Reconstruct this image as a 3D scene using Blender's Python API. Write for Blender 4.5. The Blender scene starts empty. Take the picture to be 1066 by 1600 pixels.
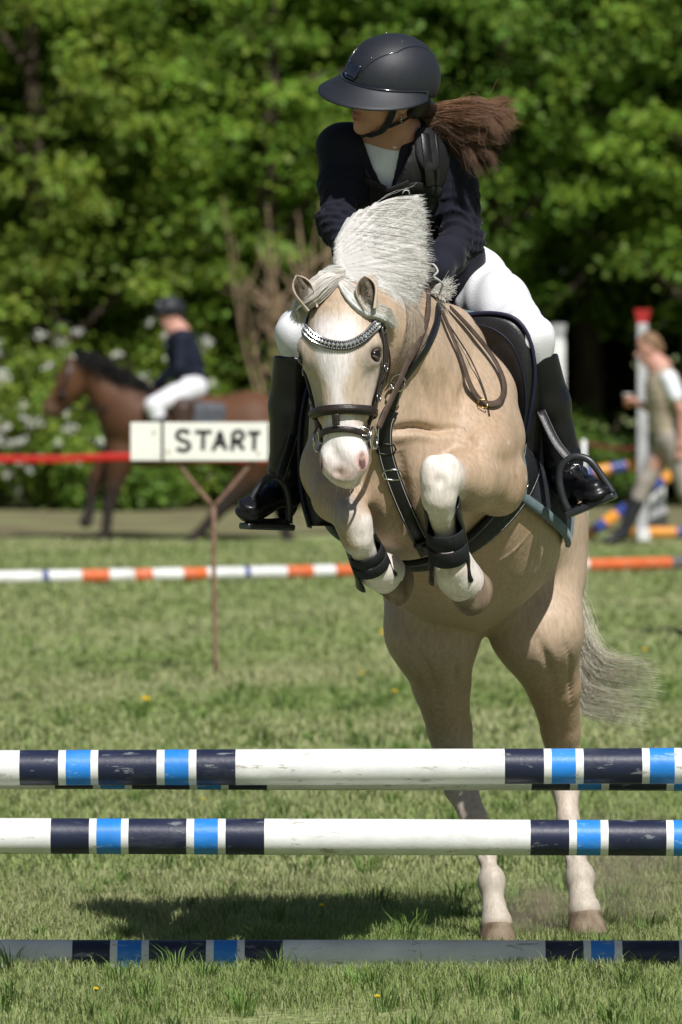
import bpy, bmesh, math, random
import numpy as np
from mathutils import Vector, Matrix

# ------------------------------------------------------------------ camera, sky, sun, exposure
scene = bpy.context.scene
COL = scene.collection
rng = np.random.default_rng(11)
random.seed(11)
FPX, CAM_Y, CAM_Z = 10286.0, -18.0, 1.77          # focal length in photo pixels, camera place (m)
PITCH = math.atan(285.0 / FPX)
cd = bpy.data.cameras.new('camera')
cam = bpy.data.objects.new('camera', cd)
COL.objects.link(cam)
cam.location = (0, CAM_Y, CAM_Z)
cam.rotation_euler = (math.pi / 2 - PITCH, 0, 0)
cd.sensor_width = 36.0
cd.lens = FPX / 1600.0 * 36.0
cd.clip_end = 2000.0
cd.clip_start = 0.5
cd.dof.use_dof = True
cd.dof.focus_distance = 17.85
cd.dof.aperture_fstop = 6.2
scene.camera = cam

TO_SUN = Vector((0.27, -0.68, 0.86)).normalized()
SUN_EL = math.asin(TO_SUN.z)
SUN_AZ = math.atan2(TO_SUN.x, TO_SUN.y)
world = bpy.data.worlds.new('World')
scene.world = world
world.use_nodes = True
wn = world.node_tree
wn.nodes.clear()
sky = wn.nodes.new('ShaderNodeTexSky')
sky.sky_type = 'NISHITA'
sky.sun_disc = False
sky.sun_elevation = SUN_EL
sky.sun_rotation = SUN_AZ
bg = wn.nodes.new('ShaderNodeBackground')
bg.inputs[1].default_value = 0.05
wo = wn.nodes.new('ShaderNodeOutputWorld')
wn.links.new(sky.outputs[0], bg.inputs[0])
wn.links.new(bg.outputs[0], wo.inputs[0])
sd = bpy.data.lights.new('sun', 'SUN')
sd.energy = 5.0
sd.angle = math.radians(0.53)
sd.color = (1.0, 0.975, 0.94)
sun = bpy.data.objects.new('sun', sd)
COL.objects.link(sun)
sun.location = TO_SUN * 30
sun.rotation_euler = TO_SUN.to_track_quat('Z', 'Y').to_euler()
scene.view_settings.view_transform = 'Standard'
scene.view_settings.look = 'None'
scene.view_settings.exposure = 0.10
scene.view_settings.gamma = 1.0
scene.view_settings.use_curve_mapping = False
scene.cycles.max_bounces = 8
scene.cycles.diffuse_bounces = 6
scene.cycles.transparent_max_bounces = 8
scene.cycles.sample_clamp_indirect = 6.0


def at(px, py, Y):
    """world point at depth Y seen at photo pixel (px, py)"""
    dx, du = (px - 533.0) / FPX, (800.0 - py) / FPX
    d = np.array([dx, math.cos(PITCH) + du * math.sin(PITCH), -math.sin(PITCH) + du * math.cos(PITCH)])
    t = (Y - CAM_Y) / d[1]
    return np.array([0, CAM_Y, CAM_Z]) + d * t


def A(*rows):
    return np.array([at(*r) for r in rows])


# ------------------------------------------------------------------ signed distance modelling
def sub(a, b):
    return np.asarray(a, float) - np.asarray(b, float)


class Field:
    """smooth union of rounded cones and ellipsoids, meshed with surface nets"""

    def __init__(self):
        self.ops = []

    def rc(self, a, b, ra, rb, k=.03, sq=None, neg=False):
        # rounded cone; sq = (axis, factor) widens it along that axis
        a, b = np.asarray(a, float), np.asarray(b, float)
        self.ops.append(['rc', a, b, float(ra), float(rb), k, neg, sq])
        return self

    def limb(self, pts, rad, k=.03, sq=None):
        for i in range(len(pts) - 1):
            self.rc(pts[i], pts[i + 1], rad[i], rad[i + 1], k if i == 0 else min(k, .02), sq)
        return self

    def el(self, c, r, R=None, k=.03, neg=False):
        self.ops.append(['el', np.asarray(c, float), np.asarray(r, float), None if R is None else np.asarray(R, float), 0, k, neg, None])
        return self

    def bbox(self, o):
        if o[0] == 'rc':
            a, b, ra, rb, sq = o[1], o[2], o[3], o[4], o[7]
            m = max(ra, rb) * (max(1., sq[1]) if sq else 1.)
            return np.minimum(a, b) - m, np.maximum(a, b) + m
        c, r, R = o[1], o[2], o[3]
        e = r if R is None else np.sqrt(((R * r[None, :]) ** 2).sum(1))
        return c - e, c + e

    @staticmethod
    def dist(o, P):
        if o[0] == 'rc':
            a, b, ra, rb, sq = o[1], o[2], o[3], o[4], o[7]
            if sq:
                w, q = np.asarray(sq[0], float), sq[1]
                w = w / np.linalg.norm(w)
                f = (1. / q - 1.)
                mid = (a + b) / 2
                P = P + f * ((P - mid) @ w)[..., None] * w
                a = a + f * ((a - mid) @ w) * w
                b = b + f * ((b - mid) @ w) * w
            ba = b - a
            l2 = float(ba @ ba) + 1e-12
            rr = ra - rb
            a2 = max(l2 - rr * rr, 1e-9)
            il2 = 1. / l2
            pa = P - a
            y = pa @ ba
            z = y - l2
            x2 = ((pa * l2 - y[..., None] * ba) ** 2).sum(-1)
            y2 = y * y * l2
            z2 = z * z * l2
            kk = np.sign(rr) * rr * rr * x2
            d = (np.sqrt(x2 * a2 * il2) + y * rr) * il2 - ra
            m1 = np.sign(z) * a2 * z2 > kk
            d = np.where(m1, np.sqrt(x2 + z2) * il2 - rb, d)
            m2 = (np.sign(y) * a2 * y2 < kk) & ~m1
            return np.where(m2, np.sqrt(x2 + y2) * il2 - ra, d)
        c, r, R = o[1], o[2], o[3]
        q = P - c
        if R is not None:
            q = q @ R
        k0 = np.sqrt(((q / r) ** 2).sum(-1))
        k1 = np.sqrt(((q / (r * r)) ** 2).sum(-1)) + 1e-9
        return k0 * (k0 - 1.) / k1

    @staticmethod
    def mix(D, d, k, neg):
        if neg:
            h = np.maximum(k - np.abs(D + d), 0) / k
            return np.maximum(D, -d) + h * h * k * .25
        h = np.maximum(k - np.abs(D - d), 0) / k
        return np.minimum(D, d) - h * h * k * .25

    def __call__(self, P):
        P = np.asarray(P, float)
        D = np.full(P.shape[:-1], 1.)
        for o in self.ops:
            D = self.mix(D, self.dist(o, P), o[5], o[6])
        return D

    def grad(self, P, e=.003):
        P = np.asarray(P, float)
        g = np.stack([self(P + np.eye(3)[i] * e) - self(P - np.eye(3)[i] * e) for i in range(3)], -1)
        return g / (np.linalg.norm(g, axis=-1, keepdims=True) + 1e-9)

    def project(self, P, off=0., n=5):
        P = np.array(P, float)
        for _ in range(n):
            P = P - self.grad(P) * (self(P) - off)[..., None]
        return P

    def march(self, O, Dr, off=0., tmax=3.):
        """sphere trace rays; returns hit points"""
        O, Dr = np.atleast_2d(O).astype(float), np.atleast_2d(Dr).astype(float)
        Dr = Dr / np.linalg.norm(Dr, axis=1, keepdims=True)
        t = np.zeros(len(O))
        for _ in range(90):
            d = self(O + Dr * t[:, None]) - off
            t = np.minimum(t + d * .8, tmax)
        return O + Dr * t[:, None]

    def pix(self, pts, off=0., y0=-1.2, drop=True):
        """trace photo pixels onto the surface; rays that miss are dropped"""
        pts = np.asarray(pts, float)
        O = np.array([at(p[0], p[1], y0) for p in pts])
        P = self.march(O, O - np.array([0, CAM_Y, CAM_Z]), off)
        if drop:
            P = P[np.abs(self(P) - off) < .02]
        return P

    def mesh(self, vox, smooth=2, cut=None):
        lo = np.min([self.bbox(o)[0] for o in self.ops if not o[6]], 0) - 3 * vox
        hi = np.max([self.bbox(o)[1] for o in self.ops if not o[6]], 0) + 3 * vox
        n = np.ceil((hi - lo) / vox).astype(int) + 1
        D = np.full(n, 1., np.float32)
        ax = [lo[i] + np.arange(n[i]) * vox for i in range(3)]
        for o in self.ops:
            b0, b1 = self.bbox(o)
            m = o[5] + 3 * vox
            i0 = np.clip(np.floor((b0 - m - lo) / vox).astype(int), 0, n)
            i1 = np.clip(np.ceil((b1 + m - lo) / vox).astype(int) + 1, 0, n)
            if np.any(i1 <= i0):
                continue
            s = tuple(slice(i0[i], i1[i]) for i in range(3))
            G = np.stack(np.meshgrid(ax[0][s[0]], ax[1][s[1]], ax[2][s[2]], indexing='ij'), -1)
            D[s] = self.mix(D[s], self.dist(o, G), o[5], o[6])
        if cut is not None:
            G = np.stack(np.meshgrid(*ax, indexing='ij'), -1)
            D = np.maximum(D, cut(G)).astype(np.float32)
        return surface_nets(D, lo, vox, smooth)


def surface_nets(D, lo, vox, smooth):
    S = D < 0
    c = np.zeros(np.array(D.shape) - 1, np.int8)
    for i in (0, 1):
        for j in (0, 1):
            for k in (0, 1):
                c += S[i:S.shape[0] - 1 + i, j:S.shape[1] - 1 + j, k:S.shape[2] - 1 + k]
    act = (c > 0) & (c < 8)
    idx = np.argwhere(act)
    vid = np.full(act.shape, -1, np.int64)
    vid[act] = np.arange(len(idx))
    corners = np.array([[i, j, k] for i in (0, 1) for j in (0, 1) for k in (0, 1)])
    vals = np.stack([D[tuple((idx + q).T)] for q in corners], 1).astype(float)
    acc = np.zeros((len(idx), 3))
    cnt = np.zeros(len(idx))
    for a in range(8):
        for b in range(a + 1, 8):
            if np.abs(corners[a] - corners[b]).sum() != 1:
                continue
            va, vb = vals[:, a], vals[:, b]
            m = (va < 0) != (vb < 0)
            t = np.where(m, va / np.where(m, va - vb, 1), 0)
            acc += np.where(m[:, None], corners[a] + t[:, None] * (corners[b] - corners[a]), 0)
            cnt += m
    V = lo + (idx + acc / cnt[:, None]) * vox
    quads = []
    for axis in range(3):
        s0 = [slice(None)] * 3
        s1 = [slice(None)] * 3
        s0[axis] = slice(0, -1)
        s1[axis] = slice(1, None)
        a, b = S[tuple(s0)], S[tuple(s1)]
        e = np.argwhere(a != b)
        flip = a[tuple(e.T)]
        u, v = [(1, 2), (2, 0), (0, 1)][axis]
        ok = (e[:, u] > 0) & (e[:, v] > 0) & (e[:, u] < act.shape[u]) & (e[:, v] < act.shape[v])
        e, flip = e[ok], flip[ok]
        q = []
        for du, dv in ((-1, -1), (0, -1), (0, 0), (-1, 0)):
            f = e.copy()
            f[:, u] += du
            f[:, v] += dv
            q.append(vid[tuple(f.T)])
        q = np.stack(q, 1)
        q[~flip] = q[~flip][:, ::-1]
        quads.append(q)
    Q = np.concatenate(quads)
    E = np.concatenate([Q[:, [0, 1]], Q[:, [1, 2]], Q[:, [2, 3]], Q[:, [3, 0]]])
    deg = np.bincount(E.ravel(), minlength=len(V)).astype(float)
    for it in range(smooth * 2):
        lam = .5 if it % 2 == 0 else -.48
        N = np.stack([np.bincount(E[:, 0], V[E[:, 1], i], len(V)) + np.bincount(E[:, 1], V[E[:, 0], i], len(V)) for i in range(3)], 1)
        V = V + lam * (N / np.maximum(deg, 1)[:, None] - V)
    return V, Q


def vnormals(V, Q):
    fn = np.cross(V[Q[:, 2]] - V[Q[:, 0]], V[Q[:, 3]] - V[Q[:, 1]])
    N = np.zeros_like(V)
    for j in range(4):
        for i in range(3):
            N[:, i] += np.bincount(Q[:, j], fn[:, i], len(V))
    return N / (np.linalg.norm(N, axis=1, keepdims=True) + 1e-12)


# ------------------------------------------------------------------ mesh helpers
def mesh_obj(name, V, Fc, material=None, parent=None, smooth=True, color=None, link=True):
    """Fc: (n,3)/(n,4) array, or a list of faces / of such arrays"""
    me = bpy.data.meshes.new(name)
    V = np.asarray(V, np.float32)
    if isinstance(Fc, np.ndarray):
        Fc = [Fc]
    if len(Fc) and isinstance(Fc[0], np.ndarray) and Fc[0].ndim == 2:
        loops = np.concatenate([f.ravel() for f in Fc]).astype(np.int32)
        tot = np.concatenate([np.full(len(f), f.shape[1]) for f in Fc]).astype(np.int32)
        me.vertices.add(len(V))
        me.vertices.foreach_set('co', V.ravel())
        me.loops.add(len(loops))
        me.loops.foreach_set('vertex_index', loops)
        me.polygons.add(len(tot))
        st = np.concatenate([[0], np.cumsum(tot)[:-1]]).astype(np.int32)
        me.polygons.foreach_set('loop_start', st)
        me.update(calc_edges=True)
    else:
        me.from_pydata(V.tolist(), [], [list(map(int, f)) for f in Fc])
        me.update()
    if smooth:
        me.polygons.foreach_set('use_smooth', np.ones(len(me.polygons), bool))
    if color is not None:
        ca = me.color_attributes.new('tint', 'FLOAT_COLOR', 'POINT')
        c4 = np.ones((len(V), 4), np.float32)
        c4[:, :3] = color
        ca.data.foreach_set('color', c4.ravel())
    if material is not None:
        me.materials.append(material)
    o = bpy.data.objects.new(name, me)
    COL.objects.link(o)
    if parent is not None:
        o.parent = parent
    return o


def thick_grid(P, thick):
    """closed slab from a grid of points (a, b, 3), thickened against its normal"""
    P = np.asarray(P, float)
    na, nb = P.shape[:2]
    du, dv = np.gradient(P, axis=0), np.gradient(P, axis=1)
    Nn = unit(np.cross(du, dv))
    k = na * nb
    Vv = np.concatenate([P.reshape(-1, 3), (P + Nn * thick).reshape(-1, 3)])
    id_ = np.arange(k).reshape(na, nb)
    q = np.stack([id_[:-1, :-1], id_[1:, :-1], id_[1:, 1:], id_[:-1, 1:]], -1).reshape(-1, 4)
    Fl = [list(f[::-1]) for f in q] + [list(f + k) for f in q]
    bd = np.concatenate([id_[0, :-1], id_[:-1, -1], id_[-1, :0:-1], id_[:0:-1, 0]])
    for i in range(len(bd)):
        x, y = bd[i], bd[(i + 1) % len(bd)]
        Fl.append([x, y, y + k, x + k])
    return Vv, Fl


def empty(name, loc=(0, 0, 0)):
    o = bpy.data.objects.new(name, None)
    o.empty_display_size = .1
    COL.objects.link(o)
    return o


def tag(o, label=None, cat=None, group=None, kind=None):
    for k, v in (('label', label), ('category', cat), ('group', group), ('kind', kind)):
        if v:
            o[k] = v
    return o


def spline(pts, n=8, closed=False):
    """Catmull-Rom through pts"""
    P = np.asarray(pts, float)
    if closed:
        P = np.vstack([P[-1], P, P[0], P[1]])
    else:
        P = np.vstack([2 * P[0] - P[1], P, 2 * P[-1] - P[-2]])
    out = []
    for i in range(1, len(P) - 2):
        t = np.linspace(0, 1, n, endpoint=False)[:, None]
        a, b, c, d = P[i - 1], P[i], P[i + 1], P[i + 2]
        out.append(.5 * (2 * b + (c - a) * t + (2 * a - 5 * b + 4 * c - d) * t ** 2 + (3 * b - a - 3 * c + d) * t ** 3))
    if not closed:
        out.append(P[-2][None])
    return np.concatenate(out)


def unit(v):
    v = np.asarray(v, float)
    return v / (np.linalg.norm(v, axis=-1, keepdims=True) + 1e-12)


def sweep(path, normals, prof, closed=False, scale=None, caps=True):
    """sweep a 2-D profile (u along width, v along normal); returns V, faces list"""
    P = np.asarray(path, float)
    n = len(P)
    if closed:
        T = unit(np.roll(P, -1, 0) - np.roll(P, 1, 0))
    else:
        T = unit(np.gradient(P, axis=0))
    N = np.asarray(normals, float)
    if N.ndim == 1:
        N = np.tile(N, (n, 1))
    N = unit(N - (N * T).sum(1, keepdims=True) * T)
    B = np.cross(T, N)
    prof = np.asarray(prof, float)
    m = len(prof)
    sc = np.ones((n, 2)) if scale is None else np.asarray(scale, float).reshape(n, -1) * np.ones((n, 2))
    V = P[:, None] + B[:, None] * (prof[None, :, 0:1] * sc[:, None, 0:1]) + N[:, None] * (prof[None, :, 1:2] * sc[:, None, 1:2])
    V = V.reshape(-1, 3)
    i = np.arange(n if closed else n - 1)
    j = np.arange(m)
    I, J = np.meshgrid(i, j, indexing='ij')
    I2, J2 = (I + 1) % n, (J + 1) % m
    Fq = np.stack([I * m + J, I * m + J2, I2 * m + J2, I2 * m + J], -1).reshape(-1, 4)
    Fl = [list(f) for f in Fq]
    if not closed and caps:
        Fl.append(list(range(m))[::-1])
        Fl.append([(n - 1) * m + q for q in range(m)])
    return V, Fl


def circ(r, m=10):
    t = np.arange(m) * 2 * math.pi / m
    return np.stack([np.cos(t) * r, np.sin(t) * r], 1)


def flat(w, t):
    """rounded strap profile"""
    a, b = w / 2, t / 2
    e = min(a, b) * .55
    return np.array([[-a, -b + e], [-a + e, -b], [a - e, -b], [a, -b + e], [a, b - e], [a - e, b], [-a + e, b], [-a, b - e]])


def tube_obj(name, pts, r, material, parent=None, n=6, m=10, closed=False):
    P = spline(pts, n, closed) if n > 1 else np.asarray(pts, float)
    T = unit(np.gradient(P, axis=0))
    ref = np.array([0., 0, 1]) if abs(T[:, 2]).mean() < .8 else np.array([0, 1., 0])
    sc = None
    if np.ndim(r):
        r = np.asarray(r, float)
        sc = np.interp(np.linspace(0, 1, len(P)), np.linspace(0, 1, len(r)), r)
        V, Fl = sweep(P, ref, circ(1., m), closed, sc)
    else:
        V, Fl = sweep(P, ref, circ(r, m), closed)
    return mesh_obj(name, V, Fl, material, parent)


def strap_obj(name, pts, nrm, w, t, material, parent=None, n=6, closed=False):
    P = spline(pts, n, closed)
    if np.ndim(nrm) == 2:
        Nn = unit(spline(nrm, n, closed))
    elif callable(nrm):
        Nn = nrm(P)
    else:
        Nn = np.asarray(nrm, float)
    V, Fl = sweep(P, Nn, flat(w, t), closed)
    return mesh_obj(name, V, Fl, material, parent)


def box_vf(c, s, R=None):
    c, s = np.asarray(c, float), np.asarray(s, float) / 2
    V = np.array([[x, y, z] for x in (-1, 1) for y in (-1, 1) for z in (-1, 1)]) * s
    if R is not None:
        V = V @ np.asarray(R, float).T
    return V + c, [[0, 1, 3, 2], [4, 6, 7, 5], [0, 4, 5, 1], [2, 3, 7, 6], [0, 2, 6, 4], [1, 5, 7, 3]]


def box_obj(name, c, s, material, parent=None, R=None, bevel=.004):
    V, Fl = box_vf(c, s, R)
    o = mesh_obj(name, V, Fl, material, parent, smooth=False)
    if bevel:
        bm = bmesh.new()
        bm.from_mesh(o.data)
        bmesh.ops.bevel(bm, geom=bm.edges[:], offset=min(bevel, min(s) * .3), segments=2, affect='EDGES', profile=.5)
        bm.to_mesh(o.data)
        bm.free()
    return o


def strands_obj(name, paths, r, material, parent=None, color=None, root=1., tip=.25, face=None):
    """paths (n, m, 3): thin three-sided tubes"""
    P = np.asarray(paths, float)
    n, m, _ = P.shape
    T = unit(np.gradient(P, axis=1))
    ref = unit(rng.normal(size=(n, 1, 3))) if face is None else unit(np.asarray(face, float) + rng.normal(size=(n, 1, 3)) * .12)
    B = unit(np.cross(T, ref))
    C = np.cross(T, B)
    if face is not None:
        C = C * .5
    s = np.linspace(root, tip, m)[None, :, None] * (np.asarray(r).reshape(-1, 1, 1) if np.ndim(r) else r)
    ring = [P + (B * math.cos(a) + C * math.sin(a)) * s for a in ((0, 2.094, 4.189) if face is None else (.5236, 2.618, 4.712))]
    V = np.stack(ring, 2).reshape(-1, 3)
    base = (np.arange(n) * m * 3)[:, None, None]
    i = (np.arange(m - 1) * 3)[None, :, None]
    j = np.arange(3)[None, None, :]
    j2 = (j + 1) % 3
    Fq = np.stack(np.broadcast_arrays(base + i + j, base + i + j2, base + i + 3 + j2, base + i + 3 + j), -1).reshape(-1, 4)
    cc = None
    if color is not None:
        cc = np.repeat(np.asarray(color, float), m * 3, axis=0)
    return mesh_obj(name, V, Fq, material, parent, color=cc, smooth=face is None)


def snoise(P, f, seed=0):
    """cheap smooth noise in [-1, 1]"""
    r = np.random.default_rng(seed)
    out = np.zeros(P.shape[:-1])
    for i in range(5):
        d = unit(r.normal(size=3)) * f * (.7 + .6 * r.random())
        e = unit(r.normal(size=3)) * f * .6
        out += np.sin(P @ d + r.random() * 6.28 + 1.3 * np.sin(P @ e + r.random() * 6.28))
    return out / 5 * 1.6


# ------------------------------------------------------------------ materials
def mat(name, col, rough=.6, spec=.35, var=.15, vscale=14., bump=0., bscale=120., tint=False, metal=0., coat=0.,
        sheen=0., stretch=None, trans=0., col2=None, vmin=.35, vmax=.65, detail=5.):
    m = bpy.data.materials.new(name)
    m.use_nodes = True
    nt = m.node_tree
    b = nt.nodes['Principled BSDF']
    L = nt.links.new
    tc = nt.nodes.new('ShaderNodeTexCoord')
    co = tc.outputs['Object']
    if stretch:
        mp = nt.nodes.new('ShaderNodeMapping')
        mp.inputs['Scale'].default_value = stretch
        L(co, mp.inputs[0])
        co = mp.outputs[0]
    nz = nt.nodes.new('ShaderNodeTexNoise')
    nz.inputs['Scale'].default_value = vscale
    nz.inputs['Detail'].default_value = detail
    L(co, nz.inputs['Vector'])
    rp = nt.nodes.new('ShaderNodeMapRange')
    rp.inputs[1].default_value, rp.inputs[2].default_value = vmin, vmax
    L(nz.outputs[0], rp.inputs[0])
    mx = nt.nodes.new('ShaderNodeMix')
    mx.data_type = 'RGBA'
    L(rp.outputs[0], mx.inputs[0])
    if tint:
        at_ = nt.nodes.new('ShaderNodeAttribute')
        at_.attribute_name = 'tint'
        rp.inputs[3].default_value, rp.inputs[4].default_value = 1 - var, 1 + var
        sc = nt.nodes.new('ShaderNodeVectorMath')
        sc.operation = 'SCALE'
        L(at_.outputs[0], sc.inputs[0])
        L(rp.outputs[0], sc.inputs['Scale'])
        base = sc.outputs[0]
    else:
        c = np.array(col[:3])
        c2 = np.array(col2[:3]) if col2 is not None else c * (1 + var)
        c1 = c if col2 is not None else c * (1 - var)
        mx.inputs[6].default_value = (*c1, 1)
        mx.inputs[7].default_value = (*c2, 1)
        base = mx.outputs[2]
    L(base, b.inputs['Base Color'])
    b.inputs['Roughness'].default_value = rough
    b.inputs['Specular IOR Level'].default_value = spec
    b.inputs['Metallic'].default_value = metal
    if coat:
        b.inputs['Coat Weight'].default_value = coat
        b.inputs['Coat Roughness'].default_value = .15
    if sheen:
        b.inputs['Sheen Weight'].default_value = sheen
        b.inputs['Sheen Roughness'].default_value = .4
    if bump:
        n2 = nt.nodes.new('ShaderNodeTexNoise')
        n2.inputs['Scale'].default_value = bscale
        n2.inputs['Detail'].default_value = 4.
        L(co, n2.inputs['Vector'])
        bp = nt.nodes.new('ShaderNodeBump')
        bp.inputs['Strength'].default_value = bump
        bp.inputs['Distance'].default_value = .004
        L(n2.outputs[0], bp.inputs['Height'])
        L(bp.outputs[0], b.inputs['Normal'])
    if trans:
        tr = nt.nodes.new('ShaderNodeBsdfTranslucent')
        L(base, tr.inputs[0])
        ms = nt.nodes.new('ShaderNodeMixShader')
        ms.inputs[0].default_value = trans
        out = nt.nodes['Material Output']
        L(b.outputs[0], ms.inputs[1])
        L(tr.outputs[0], ms.inputs[2])
        L(ms.outputs[0], out.inputs[0])
    return m
# ------------------------------------------------------------------ ground
def ground_mat():
    m = bpy.data.materials.new('meadow_soil')
    m.use_nodes = True
    nt = m.node_tree
    L = nt.links.new
    b = nt.nodes['Principled BSDF']
    tc = nt.nodes.new('ShaderNodeTexCoord')
    prev = None
    mp = nt.nodes.new('ShaderNodeMapping')
    mp.inputs['Scale'].default_value = (1, .45, 1)
    L(tc.outputs['Object'], mp.inputs[0])
    cols = [((.150, .175, .060, 1), (.225, .235, .085, 1), .9), ((.17, .165, .07, 1), None, 4.0), ((.10, .14, .04, 1), None, 26.)]
    n0 = nt.nodes.new('ShaderNodeTexNoise')
    n0.inputs['Scale'].default_value = .9
    n0.inputs['Detail'].default_value = 6
    L(mp.outputs[0], n0.inputs['Vector'])
    r0 = nt.nodes.new('ShaderNodeValToRGB')
    r0.color_ramp.elements[0].position, r0.color_ramp.elements[0].color = .36, (.20, .245, .095, 1)
    r0.color_ramp.elements[1].position, r0.color_ramp.elements[1].color = .66, (.29, .315, .145, 1)
    L(n0.outputs[0], r0.inputs[0])
    n1 = nt.nodes.new('ShaderNodeTexNoise')
    n1.inputs['Scale'].default_value = 26.
    n1.inputs['Detail'].default_value = 8
    L(tc.outputs['Object'], n1.inputs['Vector'])
    r1 = nt.nodes.new('ShaderNodeMapRange')
    r1.inputs[1].default_value, r1.inputs[2].default_value = .3, .7
    r1.inputs[3].default_value, r1.inputs[4].default_value = .55, 1.35
    L(n1.outputs[0], r1.inputs[0])
    sc = nt.nodes.new('ShaderNodeVectorMath')
    sc.operation = 'SCALE'
    L(r0.outputs[0], sc.inputs[0])
    L(r1.outputs[0], sc.inputs['Scale'])
    L(sc.outputs[0], b.inputs['Base Color'])
    b.inputs['Roughness'].default_value = .95
    b.inputs['Specular IOR Level'].default_value = .1
    bp = nt.nodes.new('ShaderNodeBump')
    bp.inputs['Strength'].default_value = 1.
    bp.inputs['Distance'].default_value = .03
    L(n1.outputs[0], bp.inputs['Height'])
    L(bp.outputs[0], b.inputs['Normal'])
    return m


gx = np.concatenate([[-900, -200, -60, -20], np.linspace(-9, 9, 37), [20, 60, 200, 900]])
gy = np.concatenate([[-60, -20, -6], np.linspace(-3, 42, 91), [60, 120, 400, 1500]])
GX, GY = np.meshgrid(gx, gy, indexing='ij')
GZ = .02 * snoise(np.stack([GX, GY, 0 * GX], -1), .8, 2) * ((np.abs(GX) < 9.5) & (GY > 3) & (GY < 42)) - .012
gi = np.arange(GX.size).reshape(GX.shape)
gq = np.stack([gi[:-1, :-1], gi[1:, :-1], gi[1:, 1:], gi[:-1, 1:]], -1).reshape(-1, 4)
tag(mesh_obj('ground', np.stack([GX, GY, GZ], -1).reshape(-1, 3), gq, ground_mat()), kind='structure')


def gz(x, y):
    """ground height"""
    p = np.stack([np.asarray(x, float), np.asarray(y, float), np.zeros_like(np.asarray(x, float))], -1)
    return .02 * snoise(p, .8, 2) * ((np.abs(p[..., 0]) < 9.5) & (p[..., 1] > 3) & (p[..., 1] < 42)) - .012


# worn sandy track in front of the trees
tx = np.linspace(-40, 40, 81)
ed = np.stack([tx, 39.0 + 1.1 * np.sin(tx * .6) + .5 * np.sin(tx * 2.3)], 1)
tv = np.concatenate([np.c_[ed, np.full(81, .020)], np.c_[tx, np.full(81, 47.), np.full(81, .020)]])
tq = np.array([[i, i + 1, 82 + i, 81 + i] for i in range(80)])
track_m = mat('sandy_soil', (.15, .125, .075), .95, .1, .3, 1.2, .8, 30., col2=(.20, .205, .10), vmin=.40, vmax=.60, detail=9)
tag(mesh_obj('dirt_track', tv, tq, track_m, smooth=False), kind='structure')


# ------------------------------------------------------------------ grass
def blade_field(n, x0, x1, y0, y1, h, w, seed):
    r = np.random.default_rng(seed)
    y = y0 + (y1 - y0) * r.random(n)
    x = x0 + (x1 - x0) * r.random(n)
    P = np.stack([x, y, 0 * x], -1)
    tuft = snoise(P, 5., 31) * .6 + snoise(P, 17., 32) * .5
    dry = snoise(P * np.array([1, .6, 1]), 2.6, 33)
    keep = r.random(n) < np.clip(.68 + .6 * tuft, .10, 1)
    x, y, tuft, dry = x[keep], y[keep], tuft[keep], dry[keep]
    n = len(x)
    hh = h * (.45 + .65 * r.random(n)) * (1 + (.40 if y1 < 4 else .18) * tuft)
    hh = np.maximum(hh, .3 * h)
    tall = r.random(n) < .02
    hh[tall] *= 1.6
    a = r.random(n) * 6.283
    lean = (.25 + .75 * r.random(n) ** 1.3) * hh
    d = np.stack([np.cos(a), np.sin(a), 0 * a], -1)
    s = np.stack([-np.sin(a + r.normal(size=n) * .5), np.cos(a), 0 * a], -1)
    ww = w * (.6 + .8 * r.random(n))
    root = np.stack([x, y, gz(x, y)], -1)
    mid = root + d * (lean * .35)[:, None] + np.array([0, 0, 1.]) * (hh * .62)[:, None]
    tip = root + d * lean[:, None] + np.array([0, 0, 1.]) * (hh * (.95 - .25 * lean / hh))[:, None]
    V = np.stack([root - s * ww[:, None], root + s * ww[:, None], mid + s * ww[:, None] * .8, mid - s * ww[:, None] * .8, tip], 1)
    base = np.array([.208, .285, .082])
    c = base[None] * (.75 + .55 * r.random((n, 1)))
    straw = np.array([.49, .455, .27])
    k = np.clip(.30 + .30 * dry + .38 * (r.random(n) - .5) * 2, 0, .92)[:, None] ** 1.1
    k = np.nan_to_num(k)
    c = c * (1 - k) + straw * k * (.75 + .5 * r.random((n, 1)))
    cc = np.repeat(c[:, None], 5, 1)
    return V.reshape(-1, 3), n, cc.reshape(-1, 3)


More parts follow.
